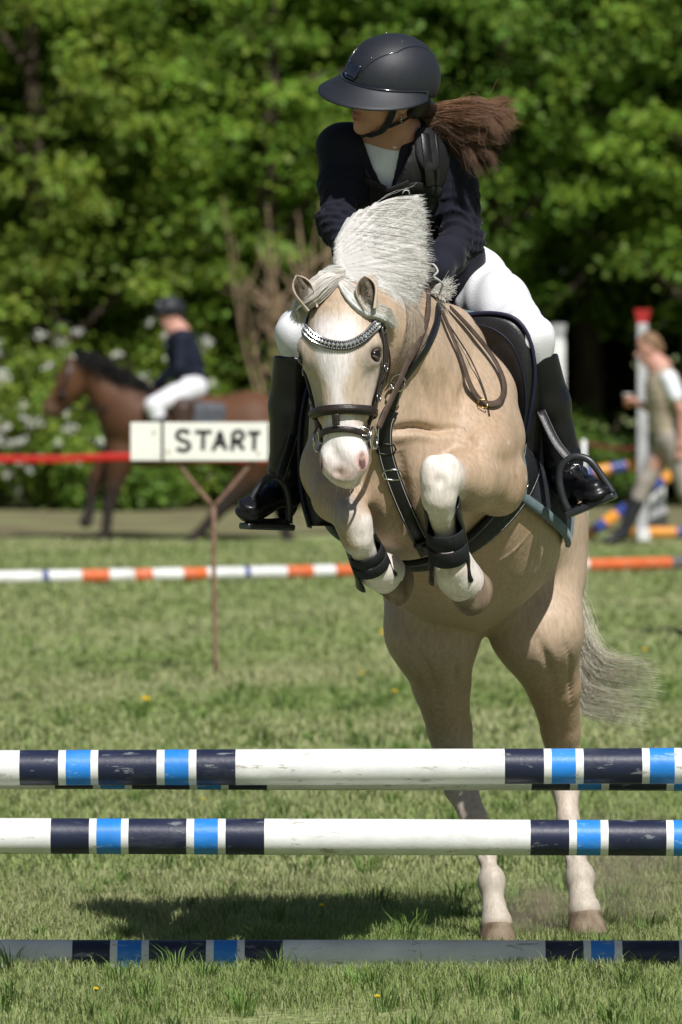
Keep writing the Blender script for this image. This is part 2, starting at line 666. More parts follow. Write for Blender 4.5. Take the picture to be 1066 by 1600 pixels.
parts_ = [blade_field(300000, -2.0, 2.0, -1.9, 3.2, .047, .0013, 1),
          blade_field(110000, -2.1, 2.3, 3.2, 9., .042, .0026, 2),
          blade_field(70000, -2.6, 2.8, 9., 18., .036, .0045, 3),
          blade_field(52000, -3.6, 3.8, 18., 37., .036, .009, 4)]
def tufts(nt, x0, x1, y0, y1, seed):
    """taller, darker tufts standing out of the mown turf"""
    r = np.random.default_rng(seed)
    per = 34
    c = np.repeat(np.stack([r.uniform(x0, x1, nt), r.uniform(y0, y1, nt)], 1), per, 0)
    sz = np.repeat(.5 + r.random(nt), per)
    n = nt * per
    p = c + r.normal(size=(n, 2)) * .016 * sz[:, None]
    d = unit(np.c_[p - c + r.normal(size=(n, 2)) * .006, np.zeros(n)])
    hh = .070 * sz * (.55 + .6 * r.random(n))
    root = np.c_[p, gz(p[:, 0], p[:, 1])]
    s = np.stack([-d[:, 1], d[:, 0], 0 * hh], 1) * (.0018 * (.7 + .6 * r.random(n)))[:, None]
    mid = root + d * (hh * .22)[:, None] + np.array([0, 0, 1.]) * (hh * .62)[:, None]
    tip = root + d * (hh * .62)[:, None] + np.array([0, 0, 1.]) * (hh * .88)[:, None]
    V = np.stack([root - s, root + s, mid + s * .8, mid - s * .8, tip], 1)
    cc = np.repeat(np.array([.13, .215, .050])[None], n, 0) * np.repeat(.75 + .6 * r.random((nt, 1)), per, 0) * (.8 + .4 * r.random((n, 1)))
    return V.reshape(-1, 3), n, np.repeat(cc[:, None], 5, 1).reshape(-1, 3)


parts_ += [tufts(230, -2., 2., -1.8, 4., 71), tufts(260, -2.4, 2.6, 4., 16., 72)]
gV, gT, gQ, gC, off = [], [], [], [], 0
for v_, n_, c_ in parts_:
    b_ = off + np.arange(n_) * 5
    gQ.append(np.stack([b_, b_ + 1, b_ + 2, b_ + 3], 1))
    gT.append(np.stack([b_ + 3, b_ + 2, b_ + 4], 1))
    gV.append(v_)
    gC.append(c_)
    off += n_ * 5
grass_m = mat('grass_blades', (.12, .16, .05), .65, .25, .1, 3., tint=True, trans=.35)
tag(mesh_obj('grass', np.concatenate(gV), [np.concatenate(gQ), np.concatenate(gT)], grass_m, color=np.concatenate(gC)),
    'short mown meadow grass with dry straw patches', 'grass', kind='stuff')

# dandelions: stalk and a tufted yellow head
dand_m = mat('dandelion_yellow', (.92, .74, .03), .7, .2, .2, 200)
stalk_m = mat('dandelion_stalk', (.12, .17, .05), .7, .2)
fl = [((228, 1110), 'yellow dandelion in the grass left of the thin sign post foot', .021),
      ((599, 1004), 'yellow dandelion beside the pony\'s hind leg', .022), ((617, 1096), 'small yellow dandelion nearest left of the pony\'s hind leg', .012),
      ((1007, 1028), 'yellow dandelion right of the pony\'s tail', .014), ((590, 1586), 'small yellow flower at the bottom edge of the lawn', .006),
      ((150, 1574), 'small yellow flower in the front grass at lower left', .006), ((503, 1440), 'yellow dandelion in the pony\'s shadow', .008),
      ((318, 1272), 'tiny yellow flower between the upper and middle poles at left', .007), ((1012, 1352), 'tiny yellow flower right of the hind hooves', .008),
      ((566, 1063), 'pale yellow dandelion left of the pony\'s hind leg', .011)]
for (px, py), lab, rr in fl:
    rr *= 1.3
    Yg = CAM_Z / ((py - 515) / FPX) + CAM_Y
    p = at(px, py, Yg)
    p[2] = float(gz(p[0], p[1])) + .056
    d_ = tag(empty('dandelion'), lab, 'flower', 'dandelions in the grass')
    tube_obj('stalk', [p + [0, 0, -.05], p + [.003, .002, -.02], p], .0018, stalk_m, d_, 2, 6)
    bm = bmesh.new()
    vs = []
    for ring in range(4):
        for q in range(14 - 2 * ring):
            a = q * 6.283 / (14 - 2 * ring) + ring * .2
            el_ = .1 + ring * .35
            dv = np.array([math.cos(a) * math.cos(el_), math.sin(a) * math.cos(el_), math.sin(el_)])
            sv = np.array([-math.sin(a), math.cos(a), 0]) * .22
            ln = rr * (1 - .1 * ring)
            q4 = [bm.verts.new(p + dv * ln * .1), bm.verts.new(p + (dv + sv) * ln * .9), bm.verts.new(p + dv * ln * 1.05 + np.array([0, 0, .001])), bm.verts.new(p + (dv - sv) * ln * .9)]
            bm.faces.new(q4)
    me = bpy.data.meshes.new('petals')
    bm.to_mesh(me)
    bm.free()
    me.materials.append(dand_m)
    o = bpy.data.objects.new('petals', me)
    COL.objects.link(o)
    o.parent = d_


# ------------------------------------------------------------------ trees
bark_m = mat('tree_bark', (.075, .058, .042), .9, .15, .35, 8., .9, 40., stretch=(1, 1, .25))
leaf_m = mat('tree_leaf', (.08, .12, .03), .55, .3, .12, 2., tint=True, trans=.42)
twig_m = mat('bare_twig', (.30, .215, .14), .9, .1, .3, 10.)
blossom_m = mat('blossom_white', (.72, .72, .66), .7, .2, .1, 40., trans=.25)


def leaves(centres, radii, per, size, seed, tone, flatness=.45):
    """leaf faces spread over flattened clumps, most of them on the upper, outer side"""
    r = np.random.default_rng(seed)
    n = len(centres)
    C_ = np.repeat(centres, per, 0)
    R_ = np.repeat(radii, per, 0)
    u = unit(r.normal(size=(n * per, 3)))
    rad = r.random(n * per) ** .45
    q = u * rad[:, None] * R_[:, None]
    q[:, 2] *= flatness
    P = C_ + q
    nrm = unit(u * np.array([.55, .55, .3]) + np.array([0, -.25, .75]) + r.normal(size=(n * per, 3)) * .45)
    tdir = unit(np.cross(nrm, r.normal(size=(n * per, 3))))
    b = np.cross(nrm, tdir)
    L_ = size * (.6 + .8 * r.random(n * per))[:, None]
    W_ = L_ * .34
    V = np.stack([P, P + tdir * L_ * .45 + b * W_ + nrm * L_ * .06, P + tdir * L_ - nrm * L_ * .10, P + tdir * L_ * .45 - b * W_ + nrm * L_ * .06], 1).reshape(-1, 3)
    i = np.arange(n * per) * 4
    Fq = np.stack([i, i + 1, i + 2, i + 3], 1)
    ct = np.repeat(tone * (.72 + .56 * r.random((n, 1))), per, 0)
    ct = ct * (.8 + .4 * r.random((n * per, 1)))
    ct[:, 0] *= (.85 + .4 * r.random(n * per))
    return V, Fq, np.repeat(ct, 4, 0)


def tree(name, x, y, hgt, cr, base, seed, label, cat, group, tone, nclump=150, per=85, size=.075, trunk=.13, csize=.40, limbs=9):
    r = np.random.default_rng(seed)
    root = tag(empty(name), label, cat, group)
    root.location = (x, y, 0)
    lean = r.normal(size=2) * .15
    tp = np.array([[0, 0, -.1], [lean[0] * .3, lean[1] * .3, hgt * .3], [lean[0], lean[1], hgt * .6], [lean[0] * 1.4, lean[1] * 1.4, hgt * .92]])
    tk = tube_obj('trunk', tp, [trunk * 1.3, trunk, trunk * .6, trunk * .15], bark_m, root, 5, 10)
    for q in range(limbs):
        t = .22 + .65 * q / limbs
        p0 = np.array([np.interp(t * hgt * .92, tp[:, 2], tp[:, 0]), np.interp(t * hgt * .92, tp[:, 2], tp[:, 1]), t * hgt * .92])
        a = q * 2.4 + r.random()
        dv = np.array([math.cos(a), math.sin(a), .35 + .5 * r.random()])
        ln = cr * (.8 - .45 * t)
        tube_obj('limb', [p0, p0 + dv * ln * .5 + [0, 0, .1], p0 + dv * ln * [1, 1, 1.0] + r.normal(size=3) * .1], [trunk * .38, trunk * .25, trunk * .06], bark_m, tk, 4, 7)
    # clumps: spread through the crown, denser to the outside, arranged in tiers
    u = unit(r.normal(size=(nclump, 3)))
    rad = (.25 + .75 * r.random(nclump) ** .5)
    hz_ = base + (hgt - base) * (.5 + .5 * u[:, 2] * rad)
    k = np.clip((hz_ - base) / (hgt - base), 0, 1)
    prof = np.sqrt(np.clip(1 - (2 * k - .75) ** 2 / 1.6, .12, 1))
    cen = np.stack([u[:, 0] * rad * cr * prof + lean[0] * k, u[:, 1] * rad * cr * prof + lean[1] * k, hz_], 1)
    rr = csize * (.6 + .8 * r.random(nclump))
    Vv, Fq, cc = leaves(cen, rr, per, size, seed + 7, tone)
    mesh_obj('crown', Vv, Fq, leaf_m, root, smooth=False, color=cc)
    return root


def copy_tree(root, loc, rz, scale, label):
    c = root.copy()
    COL.objects.link(c)
    c.location, c.rotation_euler, c.scale = loc, (0, 0, rz), (scale,) * 3
    c['label'] = label
    for ch in root.children:
        d = ch.copy()
        COL.objects.link(d)
        d.parent = c
        for g in ch.children:
            e = g.copy()
            COL.objects.link(e)
            e.parent = d
    return c


GA, GB, GC = np.array([.155, .265, .030]), np.array([.130, .240, .030]), np.array([.180, .270, .034])
front = 'leafy trees along the field edge'
tA = tree('hedge_tree', -2.9, 47.6, 7.2, 2.0, .25, 41, 'bright green bushy tree behind the far brown horse\'s head', 'tree', front, GC, 230, 95, .085)
tB = tree('hedge_tree', -.75, 48.0, 7.4, 1.9, .9, 42, 'leafy green tree behind the helmet and the bare twigs', 'tree', front, GA, 210, 95, .085)
tC = tree('hedge_tree', 1.6, 48.2, 7.6, 1.9, 1.9, 43, 'dense green tree with high crown right of the rider\'s ponytail', 'tree', front, GB, 210, 95, .085)
tD = tree('hedge_tree', 3.5, 47.6, 7.2, 1.9, 1.65, 44, 'green tree with low spreading boughs above the walking person', 'tree', front, GA, 210, 95, .085)
copy_tree(tB, (-5.4, 48, 0), 2., 1.05, 'green tree at the left end of the wood')
copy_tree(tA, (6.1, 48.6, 0), 1., 1., 'green tree at the right end of the wood')
for q, xx in enumerate((-15.5, -13., -10.4, -7.8, 8.6, 11.2, 13.8, 16.4)):
    copy_tree((tC, tB, tA, tD)[q % 4], (xx, 48.2 + .5 * (q % 2), 0), q * 1.7, 1. + .04 * (q % 3), 'green tree of the wood beyond the picture edge')['group'] = 'trees of the wood beyond the picture edges'
bk = 'taller trees in the second row of the wood'
tE = tree('woodland_tree', -3.9, 50.6, 9.5, 2.4, .4, 51, 'tall shaded tree behind the bright bushy tree at left', 'tree', bk, GB * .95, 250, 70, .14, csize=.6)
tF = tree('woodland_tree', -1.6, 50.9, 9.8, 2.4, 1.2, 52, 'tall shaded tree filling the gap left of the helmet', 'tree', bk, GB * .95, 250, 70, .14, csize=.6)
copy_tree(tE, (.6, 50.8, 0), 2.1, 1., 'tall shaded tree behind the rider\'s helmet')
copy_tree(tF, (2.6, 51., 0), 1.1, 1.05, 'tall shaded tree filling the gap right of the ponytail')
copy_tree(tE, (4.8, 50.6, 0), 4., 1.05, 'tall shaded tree behind the boughs at upper right')
copy_tree(tF, (-6.4, 50.8, 0), 5., 1., 'tall shaded tree at the far left of the second row')
copy_tree(tF, (7.4, 51, 0), 3., 1., 'tall shaded tree at the far right of the second row')
for q, xx in enumerate((-7.5, -4.8, -2.2, .4, 2.9, 5.6, 8.2)):
    copy_tree(tE if q % 2 else tF, (xx, 54.5 + .6 * (q % 3), 0), q * 1.3, 1.25, 'tree deep in the wood seen only as dark leaves through gaps')['group'] = 'trees deep in the wood'

# undergrowth: low leaf mass below the crowns, wood shade put into its dark colour
r_ = np.random.default_rng(8)
uc = np.stack([r_.uniform(-11, 11, 1500), r_.uniform(51.2, 58, 1500), r_.uniform(.05, 4.4, 1500)], 1)
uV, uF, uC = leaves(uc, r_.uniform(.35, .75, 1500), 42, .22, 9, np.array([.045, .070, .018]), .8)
tag(mesh_obj('undergrowth', uV, uF, leaf_m, smooth=False, color=uC), 'leafy undergrowth below the crowns, wood shade put into its dark colour', 'undergrowth', kind='stuff')


# flowering shrubs and low bushes at the foot of the trees
def shrub(x, y, hgt, rad, seed, label, tone, blossoms=0, nclump=70, per=70, size=.07):
    r = np.random.default_rng(seed)
    root = tag(empty('flowering_shrub' if blossoms else 'shrub'), label, 'shrub', 'shrubs at the foot of the trees')
    root.location = (x, y, 0)
    for q in range(6):
        a = q * 1.05 + r.random()
        tube_obj('stem', [[0, 0, -.05], [math.cos(a) * rad * .25, math.sin(a) * rad * .25, hgt * .4], [math.cos(a) * rad * .6, math.sin(a) * rad * .6, hgt * .8]], [.025, .018, .006], bark_m, root, 4, 7)
    u = unit(r.normal(size=(nclump, 3)))
    cen = np.stack([u[:, 0] * rad * .9, u[:, 1] * rad * .9, hgt * (.5 + .45 * u[:, 2])], 1) * (.45 + .55 * r.random((nclump, 1)) ** .4)
    cen[:, 2] = np.maximum(cen[:, 2], .08)
    Vv, Fq, cc = leaves(cen, .22 + .2 * r.random(nclump), per, size, seed + 3, tone)
    mesh_obj('foliage', Vv, Fq, leaf_m, root, smooth=False, color=cc)
    if blossoms:
        u = unit(r.normal(size=(blossoms, 3)) + np.array([0, -.9, .1]))
        bc = np.stack([u[:, 0] * rad * 1.14, u[:, 1] * rad * 1.14, hgt * (.52 + .50 * u[:, 2])], 1)
        bV, bF, _ = leaves(bc, .03 + .07 * r.random(blossoms), 26, .036, seed + 5, np.array([.7, .7, .7]), .6)
        mesh_obj('blossom', bV, bF, blossom_m, root, smooth=False)
    return root


shrub(-2.75, 46.2, 1.75, .72, 61, 'hawthorn shrub with white blossom behind the far brown horse\'s head', GC, 52)
shrub(-1.75, 46.6, 1.85, .6, 62, 'hawthorn shrub with white blossom behind the far rider\'s back', GC, 30)
shrub(-3.7, 46.6, 1.9, .8, 63, 'white blossomed shrub at the left picture edge', GC, 24)
shrub(-.75, 46.8, 1.2, .75, 64, 'low green shrub behind the start board', GB)
shrub(-2.2, 46.0, .9, .8, 65, 'low green shrub under the far brown horse', GB)
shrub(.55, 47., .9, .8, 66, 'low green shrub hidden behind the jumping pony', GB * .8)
shrub(2.4, 48.2, 1.1, .8, 67, 'shrub right of the white post, shade put into its dark leaf colour', GB * .6)  # leaf tone lowered to stand in for shade under the crowns
shrub(4.2, 48., .8, .8, 68, 'shrub behind the walking person, shade put into its dark leaf colour', GB * .6)  # tone lowered here too, in place of tree shade
shrub(5.5, 47., 1.2, .9, 69, 'green shrub beyond the right picture edge', GB)

# bare branching bush, brown twigs
bare = tag(empty('bare_bush'), 'bare brown branching bush left of the rider\'s sleeve', 'bush')
for q in range(22):
    r = np.random.default_rng(300 + q)
    x0 = -.62 + .026 * q + r.normal() * .05
    top = np.array([x0 + r.normal() * .35, 45.9 + r.normal() * .2, 1.9 + 1.25 * r.random()])
    p0 = np.array([-.35 + r.normal() * .10, 46.2, -.05])
    mid = (p0 + top) / 2 + r.normal(size=3) * .09
    b_ = tube_obj('branch', [p0, mid, top], [.022, .014, .005], twig_m, bare, 5, 7)
    for w in range(4):
        t = .45 + .13 * w
        s_ = p0 * (1 - t) + top * t
        s_ = mid + (top - mid) * (t - .3)
        e_ = s_ + np.array([r.normal() * .32, r.normal() * .15, .15 + .35 * r.random()])
        tube_obj('twig', [s_, (s_ + e_) / 2 + r.normal(size=3) * .03, e_], [.011, .008, .003], twig_m, b_, 3, 5)

# ------------------------------------------------------------------ the jump: striped poles in cups
navy, lblue, pwhite = (.0135, .018, .045), (.020, .215, .66), (.74, .745, .73)


def paint(name, c, wear):
    m = mat(name, c, .42, .45, .10, 9., .15, 70., detail=8)
    nt = m.node_tree
    b = nt.nodes['Principled BSDF']
    old = b.inputs['Base Color'].links[0].from_socket
    tc = nt.nodes.new('ShaderNodeTexCoord')
    mp = nt.nodes.new('ShaderNodeMapping')
    mp.inputs['Scale'].default_value = (.28, 1, 1)
    nt.links.new(tc.outputs['Object'], mp.inputs[0])
    n = nt.nodes.new('ShaderNodeTexNoise')
    n.inputs['Scale'].default_value = 46.
    n.inputs['Detail'].default_value = 9.
    n.inputs['Roughness'].default_value = .68
    nt.links.new(mp.outputs[0], n.inputs['Vector'])
    rp = nt.nodes.new('ShaderNodeMapRange')
    rp.inputs[1].default_value, rp.inputs[2].default_value = .595, .65
    nt.links.new(n.outputs[0], rp.inputs[0])
    mx = nt.nodes.new('ShaderNodeMix')
    mx.data_type = 'RGBA'
    nt.links.new(rp.outputs[0], mx.inputs[0])
    nt.links.new(old, mx.inputs[6])
    mx.inputs[7].default_value = (*wear, 1)
    # broad rubbed streaks
    n3 = nt.nodes.new('ShaderNodeTexNoise')
    n3.inputs['Scale'].default_value = 14.
    n3.inputs['Detail'].default_value = 10.
    n3.inputs['Roughness'].default_value = .75
    nt.links.new(mp.outputs[0], n3.inputs['Vector'])
    r3 = nt.nodes.new('ShaderNodeMapRange')
    r3.inputs[1].default_value, r3.inputs[2].default_value, r3.inputs[4].default_value = .50, .74, .38
    nt.links.new(n3.outputs[0], r3.inputs[0])
    m3 = nt.nodes.new('ShaderNodeMix')
    m3.data_type = 'RGBA'
    nt.links.new(r3.outputs[0], m3.inputs[0])
    nt.links.new(mx.outputs[2], m3.inputs[6])
    m3.inputs[7].default_value = (*wear, 1)
    nt.links.new(m3.outputs[2], b.inputs['Base Color'])
    return m


PM = {'n': paint('navy_paint', navy, (.16, .17, .19)), 'b': paint('light_blue_paint', lblue, (.25, .40, .62)), 'w': paint('white_paint', pwhite, (.38, .35, .29))}
end_m = mat('cut_wood', (.36, .26, .16), .85, .15, .25, 30.)
# stripe pattern in metres from the pole's middle, mirrored left and right of the long white
HALFW = .368
SEQ = [('n', .107), ('w', .021), ('b', .066), ('w', .0215), ('n', .160), ('w', .0205), ('b', .068), ('w', .0205), ('n', .106), ('w', .30), ('n', .14), ('w', .34)]


def round_pole(name, segs, a, dirv, rad, mats, label, cat, group, sag=0., endmat=None):
    """pole from point a along dirv; segs = [(material key, length)]; each painted band is a part"""
    root = tag(empty(name), label, cat, group)
    dirv = unit(dirv)
    tot = sum(s[1] for s in segs)
    t = 0.
    m_ = 20
    side_ = unit(np.cross(dirv, [0, 0, 1.]))
    up_ = np.cross(side_, dirv)
    rr = np.random.default_rng(abs(hash(label)) % 1000)
    ph = np.arange(m_) * 2 * math.pi / m_
    names = {'w': 'white_band', 'n': 'navy_band', 'b': 'blue_band', 'r': 'red_band', 'o': 'orange_band', 'g': 'grey_band'}
    for q, (kk, ln) in enumerate(segs):
        nl = max(2, int(ln / .08) + 1)
        rows = []
        for i in range(nl):
            tt = t + ln * i / (nl - 1)
            c = a + dirv * tt + np.array([0, 0, -sag * math.sin(math.pi * tt / tot)])
            rw = rad * (1 + .010 * math.sin(tt * 5 + rr.random() * .2))
            rows.append(c + np.cos(ph)[:, None] * side_ * rw + np.sin(ph)[:, None] * up_ * rw)
        Vv = np.concatenate(rows)
        Fl = [[i * m_ + j, i * m_ + (j + 1) % m_, (i + 1) * m_ + (j + 1) % m_, (i + 1) * m_ + j] for i in range(nl - 1) for j in range(m_)]
        if q == 0:
            Fl.append(list(range(m_))[::-1])
        if q == len(segs) - 1:
            Fl.append([(nl - 1) * m_ + j for j in range(m_)])
        mesh_obj(names[kk], Vv, Fl, mats[kk], root)
        t += ln
    return root


def jump_pole(cx, Y, z, rad, label, tilt=0., sc=1., flip=1):
    segs = [(k, l * sc) for k, l in SEQ[::-1]] + [('w', 2 * HALFW * sc)] + [(k, l * sc) for k, l in SEQ]
    tot = sum(s[1] for s in segs)
    dv = np.array([math.cos(tilt), 0, math.sin(tilt)])
    round_pole('jump_pole', segs, np.array([cx, Y, z]) - dv * tot / 2, dv, rad, PM, label, 'jump pole', 'blue and white jump poles')
    return tot / 2


hl = jump_pole(at(578.5, 1197, 0)[0], 0, at(533, 1198, 0)[2], .0490, 'topmost front blue and white striped jump pole', .003)
jump_pole(at(624, 1205, .26)[0], .26, at(533, 1207.5, .26)[2], .0485, 'striped pole directly behind the topmost front pole', -.0025, .997)
jump_pole(at(621, 1308, 0)[0], .02, at(533, 1308, .02)[2], .0495, 'middle blue and white striped jump pole', -.003, .99)
jump_pole(at(647, 1490, .30)[0], .30, .021, .0490, 'lowest striped pole lying in the grass, mostly in shade', -.001, .992)
# wings that carry the poles, at both ends (outside the picture)
wing_m = PM['w']
cup_m = mat('jump_cup_metal', (.25, .25, .26), .45, .5, .2, 20, metal=.8)
for s, lab in ((-1, 'white jump stand carrying the left pole ends'), (1, 'white jump stand carrying the right pole ends')):
    st = tag(empty('jump_stand'), lab, 'jump stand', 'white stands beside the front jump')
    X = .08 + s * 1.82
    for Yp in (.0, .26):
        box_obj('post', (X, Yp + .105, .6), (.08, .08, 1.2), wing_m, st)
        box_obj('foot', (X, Yp + .15, .03), (.5, .075, .06), wing_m, st)
        for pz in ((.575, .383) if Yp == 0 else (.545,)):
            tube_obj('cup', [(X + q, Yp + .052 * math.cos(a), pz - .052 * math.sin(a)) for q, a in ((0, -.3), (0, .5), (0, 1.57), (0, 2.6), (0, 3.3))], .008, cup_m, st, 4, 6)

# ------------------------------------------------------------------ the START board on its forked rusty post
sign = tag(empty('start_sign'), 'white START board on a thin forked rusty post', 'sign')
board_m = mat('board_white', (.78, .77, .70), .6, .3, .06, 6., .1, 50.)
black_m = mat('black_lettering', (.018, .02, .02), .7, .2)
rust_m = mat('rusty_rod', (.17, .10, .07), .85, .25, .35, 30., .5, 100., col2=(.27, .17, .12))
YS = at(0, 0, 0)[1] + (CAM_Z + .0) / ((1046 - 515) / FPX) + CAM_Y
sS = (YS + 18) / FPX
bl_, br_ = at(204, 689, YS), at(451, 691, YS)
cB = (bl_ + br_) / 2
brd = box_obj('board', cB, (br_[0] - bl_[0], .022, 60 * sS), board_m, sign, bevel=.004)


def on_board(px, py):
    return at(px, py, YS - .0125) * [1, 0, 1] + np.array([0, YS - .0128, 0])


def stroke(pts, w, name='letter'):
    """brush strokes as flat ribbons standing 1.5 mm proud"""
    return [spline([on_board(*p) for p in pts], 5) if len(pts) > 2 else np.array([on_board(*p) for p in pts])]


def letter(strokes, w=6.6):
    Vv, Fl = [], []
    for st_ in strokes:
        P = spline([on_board(*p) for p in st_], 6) if len(st_) > 2 else np.array([on_board(*st_[0]), on_board(*st_[1])])
        v, f = sweep(P, np.array([0, -1., 0]), flat(w * sS, .0022))
        f = [[i + len(Vv) for i in q] for q in f]
        Vv += v.tolist()
        Fl += f
    return mesh_obj('letter', Vv, Fl, black_m, brd, smooth=False)


letter([[(296, 677), (288, 673), (279, 675), (277, 683), (285, 688), (294, 692), (296, 699), (288, 704), (276, 701)]])
letter([[(305, 675), (331, 675)], [(318, 675), (317, 703)]])
letter([[(333, 704), (339, 690), (344, 674)], [(344, 674), (348, 688), (353, 703)], [(338, 693), (349, 693)]])
letter([[(365, 676), (363, 704)], [(365, 676), (374, 674), (380, 679), (377, 687), (366, 689)], [(368, 689), (376, 696), (381, 703)]])
letter([[(388, 677), (407, 676)], [(398, 677), (397, 704)]])
letter([[(254, 660.5), (254, 718)]], 4.5).name = 'bar'
letter([[(421, 661), (421, 719)]], 4.5).name = 'bar'
letter([[(423, 679), (430, 680)]], 3).name = 'mark'
nail_m = mat('brass_nail', (.42, .33, .12), .5, .5, metal=.3)
for px, py in ((241, 675), (263, 705), (404, 708)):
    tube_obj('nail', [on_board(px, py) + [0, .004, 0], on_board(px, py) + [0, -.004, 0]], 2.2 * sS, nail_m, brd, 1, 8)
fork, base_ = at(334, 792, YS + .03), at(338, 1046, YS + .03)
base_[2] = -.05
tube_obj('post', [base_, (base_ + fork) / 2 + [-.004, 0, 0], fork], .0125, rust_m, sign, 4, 8)
tube_obj('fork_arm', [fork, at(300, 752, YS + .028), at(272, 716, YS + .026)], .0105, rust_m, sign, 4, 8)
tube_obj('fork_arm', [fork, at(365, 757, YS + .028), at(398, 718, YS + .026)], .0105, rust_m, sign, 4, 8)

# ------------------------------------------------------------------ arena edge: poles on the grass, tape, far jump
RM = {'r': paint('orange_red_paint', (.62, .13, .035), (.6, .4, .3)), 'w': PM['w'], 'n': paint('deep_blue_paint', (.03, .05, .22), (.2, .2, .3)),
      'o': paint('orange_paint', (.68, .27, .02), (.5, .35, .2)), 'g': paint('grey_paint', (.11, .11, .12), (.3, .3, .3)), 'b': PM['b']}


def lying(pxs, keys, y0, y1, label, rad=.045):
    """pole lying on the grass: band edges given in photo pixels"""
    Ya = CAM_Z / ((y0 - 515 + 8) / FPX) + CAM_Y
    Yb = CAM_Z / ((y1 - 515 + 8) / FPX) + CAM_Y
    sA = (pxs[0] - 533) * (Ya + 18) / FPX
    P0 = np.array([sA, Ya, rad])
    P1 = np.array([(pxs[-1] - 533) * (Yb + 18) / FPX, Yb, rad])
    L_ = np.linalg.norm(P1 - P0)
    w = np.diff(np.array(pxs, float))
    w = w / w.sum() * L_
    return round_pole('ground_pole', list(zip(keys, w)), P0, P1 - P0, rad, RM, label, 'ground pole', 'poles lying along the arena edge')


lying([-160, -70, 30, 62, 72, 124, 168, 208], 'rwwnwrw', 907, 901, 'white and orange pole on the grass at the left picture edge')
lying([209, 234, 281, 318, 376, 385, 442, 483, 518, 555, 640, 700], 'rwrwnwrwrwr', 901, 890, 'white orange and blue pole on the grass behind the sign post')
lying([700, 780, 860, 912, 1043, 1120, 1200], 'wrwrgw', 890, 877, 'orange and grey pole on the grass right of the pony')

tape_m = mat('red_tape', (.55, .018, .012), .5, .3, .15, 3., trans=.2)
YT = 33.5
tp_ = tag(empty('barrier_tape'), 'red barrier tape stretched across the field edge', 'tape')
tpts = [at(px, py, YT) for px, py in ((-300, 712), (-60, 716), (90, 717), (205, 713), (420, 716), (640, 712))]
strap_obj('tape', tpts, np.array([0, -1., .05]), .056, .002, tape_m, tp_, 4)
stake_m = mat('stake_grey', (.40, .40, .38), .7, .3)
for px in (-290, 638):
    p = at(px, 712, YT + .03)
    tube_obj('stake', [[p[0], YT + .03, -.05], [p[0], YT + .03, p[2] + .08]], .014, stake_m, tp_, 1, 8)

tq_ = tag(empty('barrier_tape'), 'red tape low at right, tree shade put into its dark colour', 'tape')
tape_shade = mat('shade_red_tape', (.10, .010, .010), .6, .2)  # darker copy of the tape red, standing in for tree shade
strap_obj('tape', [at(px, py, 45.5) for px, py in ((660, 700), (900, 694), (1000, 702), (1300, 698))], np.array([0, -1., .05]), .035, .002, tape_shade, tq_, 4)
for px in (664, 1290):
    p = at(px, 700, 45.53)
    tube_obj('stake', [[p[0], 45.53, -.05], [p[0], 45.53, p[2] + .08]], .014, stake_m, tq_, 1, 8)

thin = at(912, 687, 26.)
tag(tube_obj('marker_post', [[thin[0], 26., -.05], [thin[0] + .002, 26., thin[2]]], .016, PM['w'], None, 4, 8), 'thin white plastic post beside the right stirrup', 'post')

# far jump on the right: two white posts, red-topped upright, orange and blue poles, one fallen
YJ = 37.3
sJ = (YJ + 18) / FPX


def jump_upright(px, ptop, label, red=False):
    st = tag(empty('jump_stand'), label, 'jump stand', 'stands of the far jump')
    p = at(px, ptop, YJ)
    box_obj('post', (p[0], YJ, p[2] / 2), (22 * sJ if not red else 17 * sJ, .09, p[2]), PM['w'] if not red else wing_grey, st, bevel=.012)
    box_obj('foot', (p[0], YJ, .05), (.10, .7, .09), PM['w'], st)
    bm = bmesh.new()
    w0, w1, h0 = (9 * sJ, 13 * sJ, 24 * sJ) if not red else (8 * sJ, 13 * sJ, 22 * sJ)
    vs = []
    for z_, w_ in ((p[2] - .002, w0), (p[2] + h0, w1)):
        vs.append([bm.verts.new((p[0] + a * w_, YJ + b * w_ * .8, z_)) for a, b in ((-1, -1), (1, -1), (1, 1), (-1, 1))])
    for j in range(4):
        bm.faces.new([vs[0][j], vs[0][(j + 1) % 4], vs[1][(j + 1) % 4], vs[1][j]])
    bm.faces.new(vs[0][::-1])
    bm.faces.new(vs[1])
    me = bpy.data.meshes.new('cap')
    bm.to_mesh(me)
    bm.free()
    me.materials.append(cap_red if red else wing_grey)
    o = bpy.data.objects.new('cap', me)
    COL.objects.link(o)
    o.parent = st
    return st


wing_grey = mat('weathered_white', (.40, .40, .41), .6, .3, .15, 6.)
cap_red = mat('red_plastic', (.42, .03, .03), .5, .4)
jump_upright(872, 530, 'white jump stand with flared cap right of the rider\'s boot')
jump_upright(1004, 505, 'tall grey-white jump stand with a red cap beside the walking person', True)
rs = tag(empty('jump_stand'), 'short white stand holding orange poles behind the walking person\'s legs', 'jump stand', 'stands of the far jump')
pS = at(1027, 735, YJ + 1.0)
box_obj('post', (pS[0], YJ + 1.0, pS[2] / 2), (24 * sJ, .1, pS[2]), PM['w'], rs, bevel=.01)
box_obj('foot', (pS[0], YJ + 1.0, .12), (30 * sJ, .5, .24), wing_grey, rs, bevel=.01)


def far_pole(a, b, keys, label):
    L_ = np.linalg.norm(np.asarray(b) - a)
    n_ = len(keys)
    round_pole('jump_pole', [(k, L_ / n_) for k in keys], np.asarray(a), np.asarray(b) - a, .048, RM, label, 'jump pole', 'orange and blue poles of the far jump')


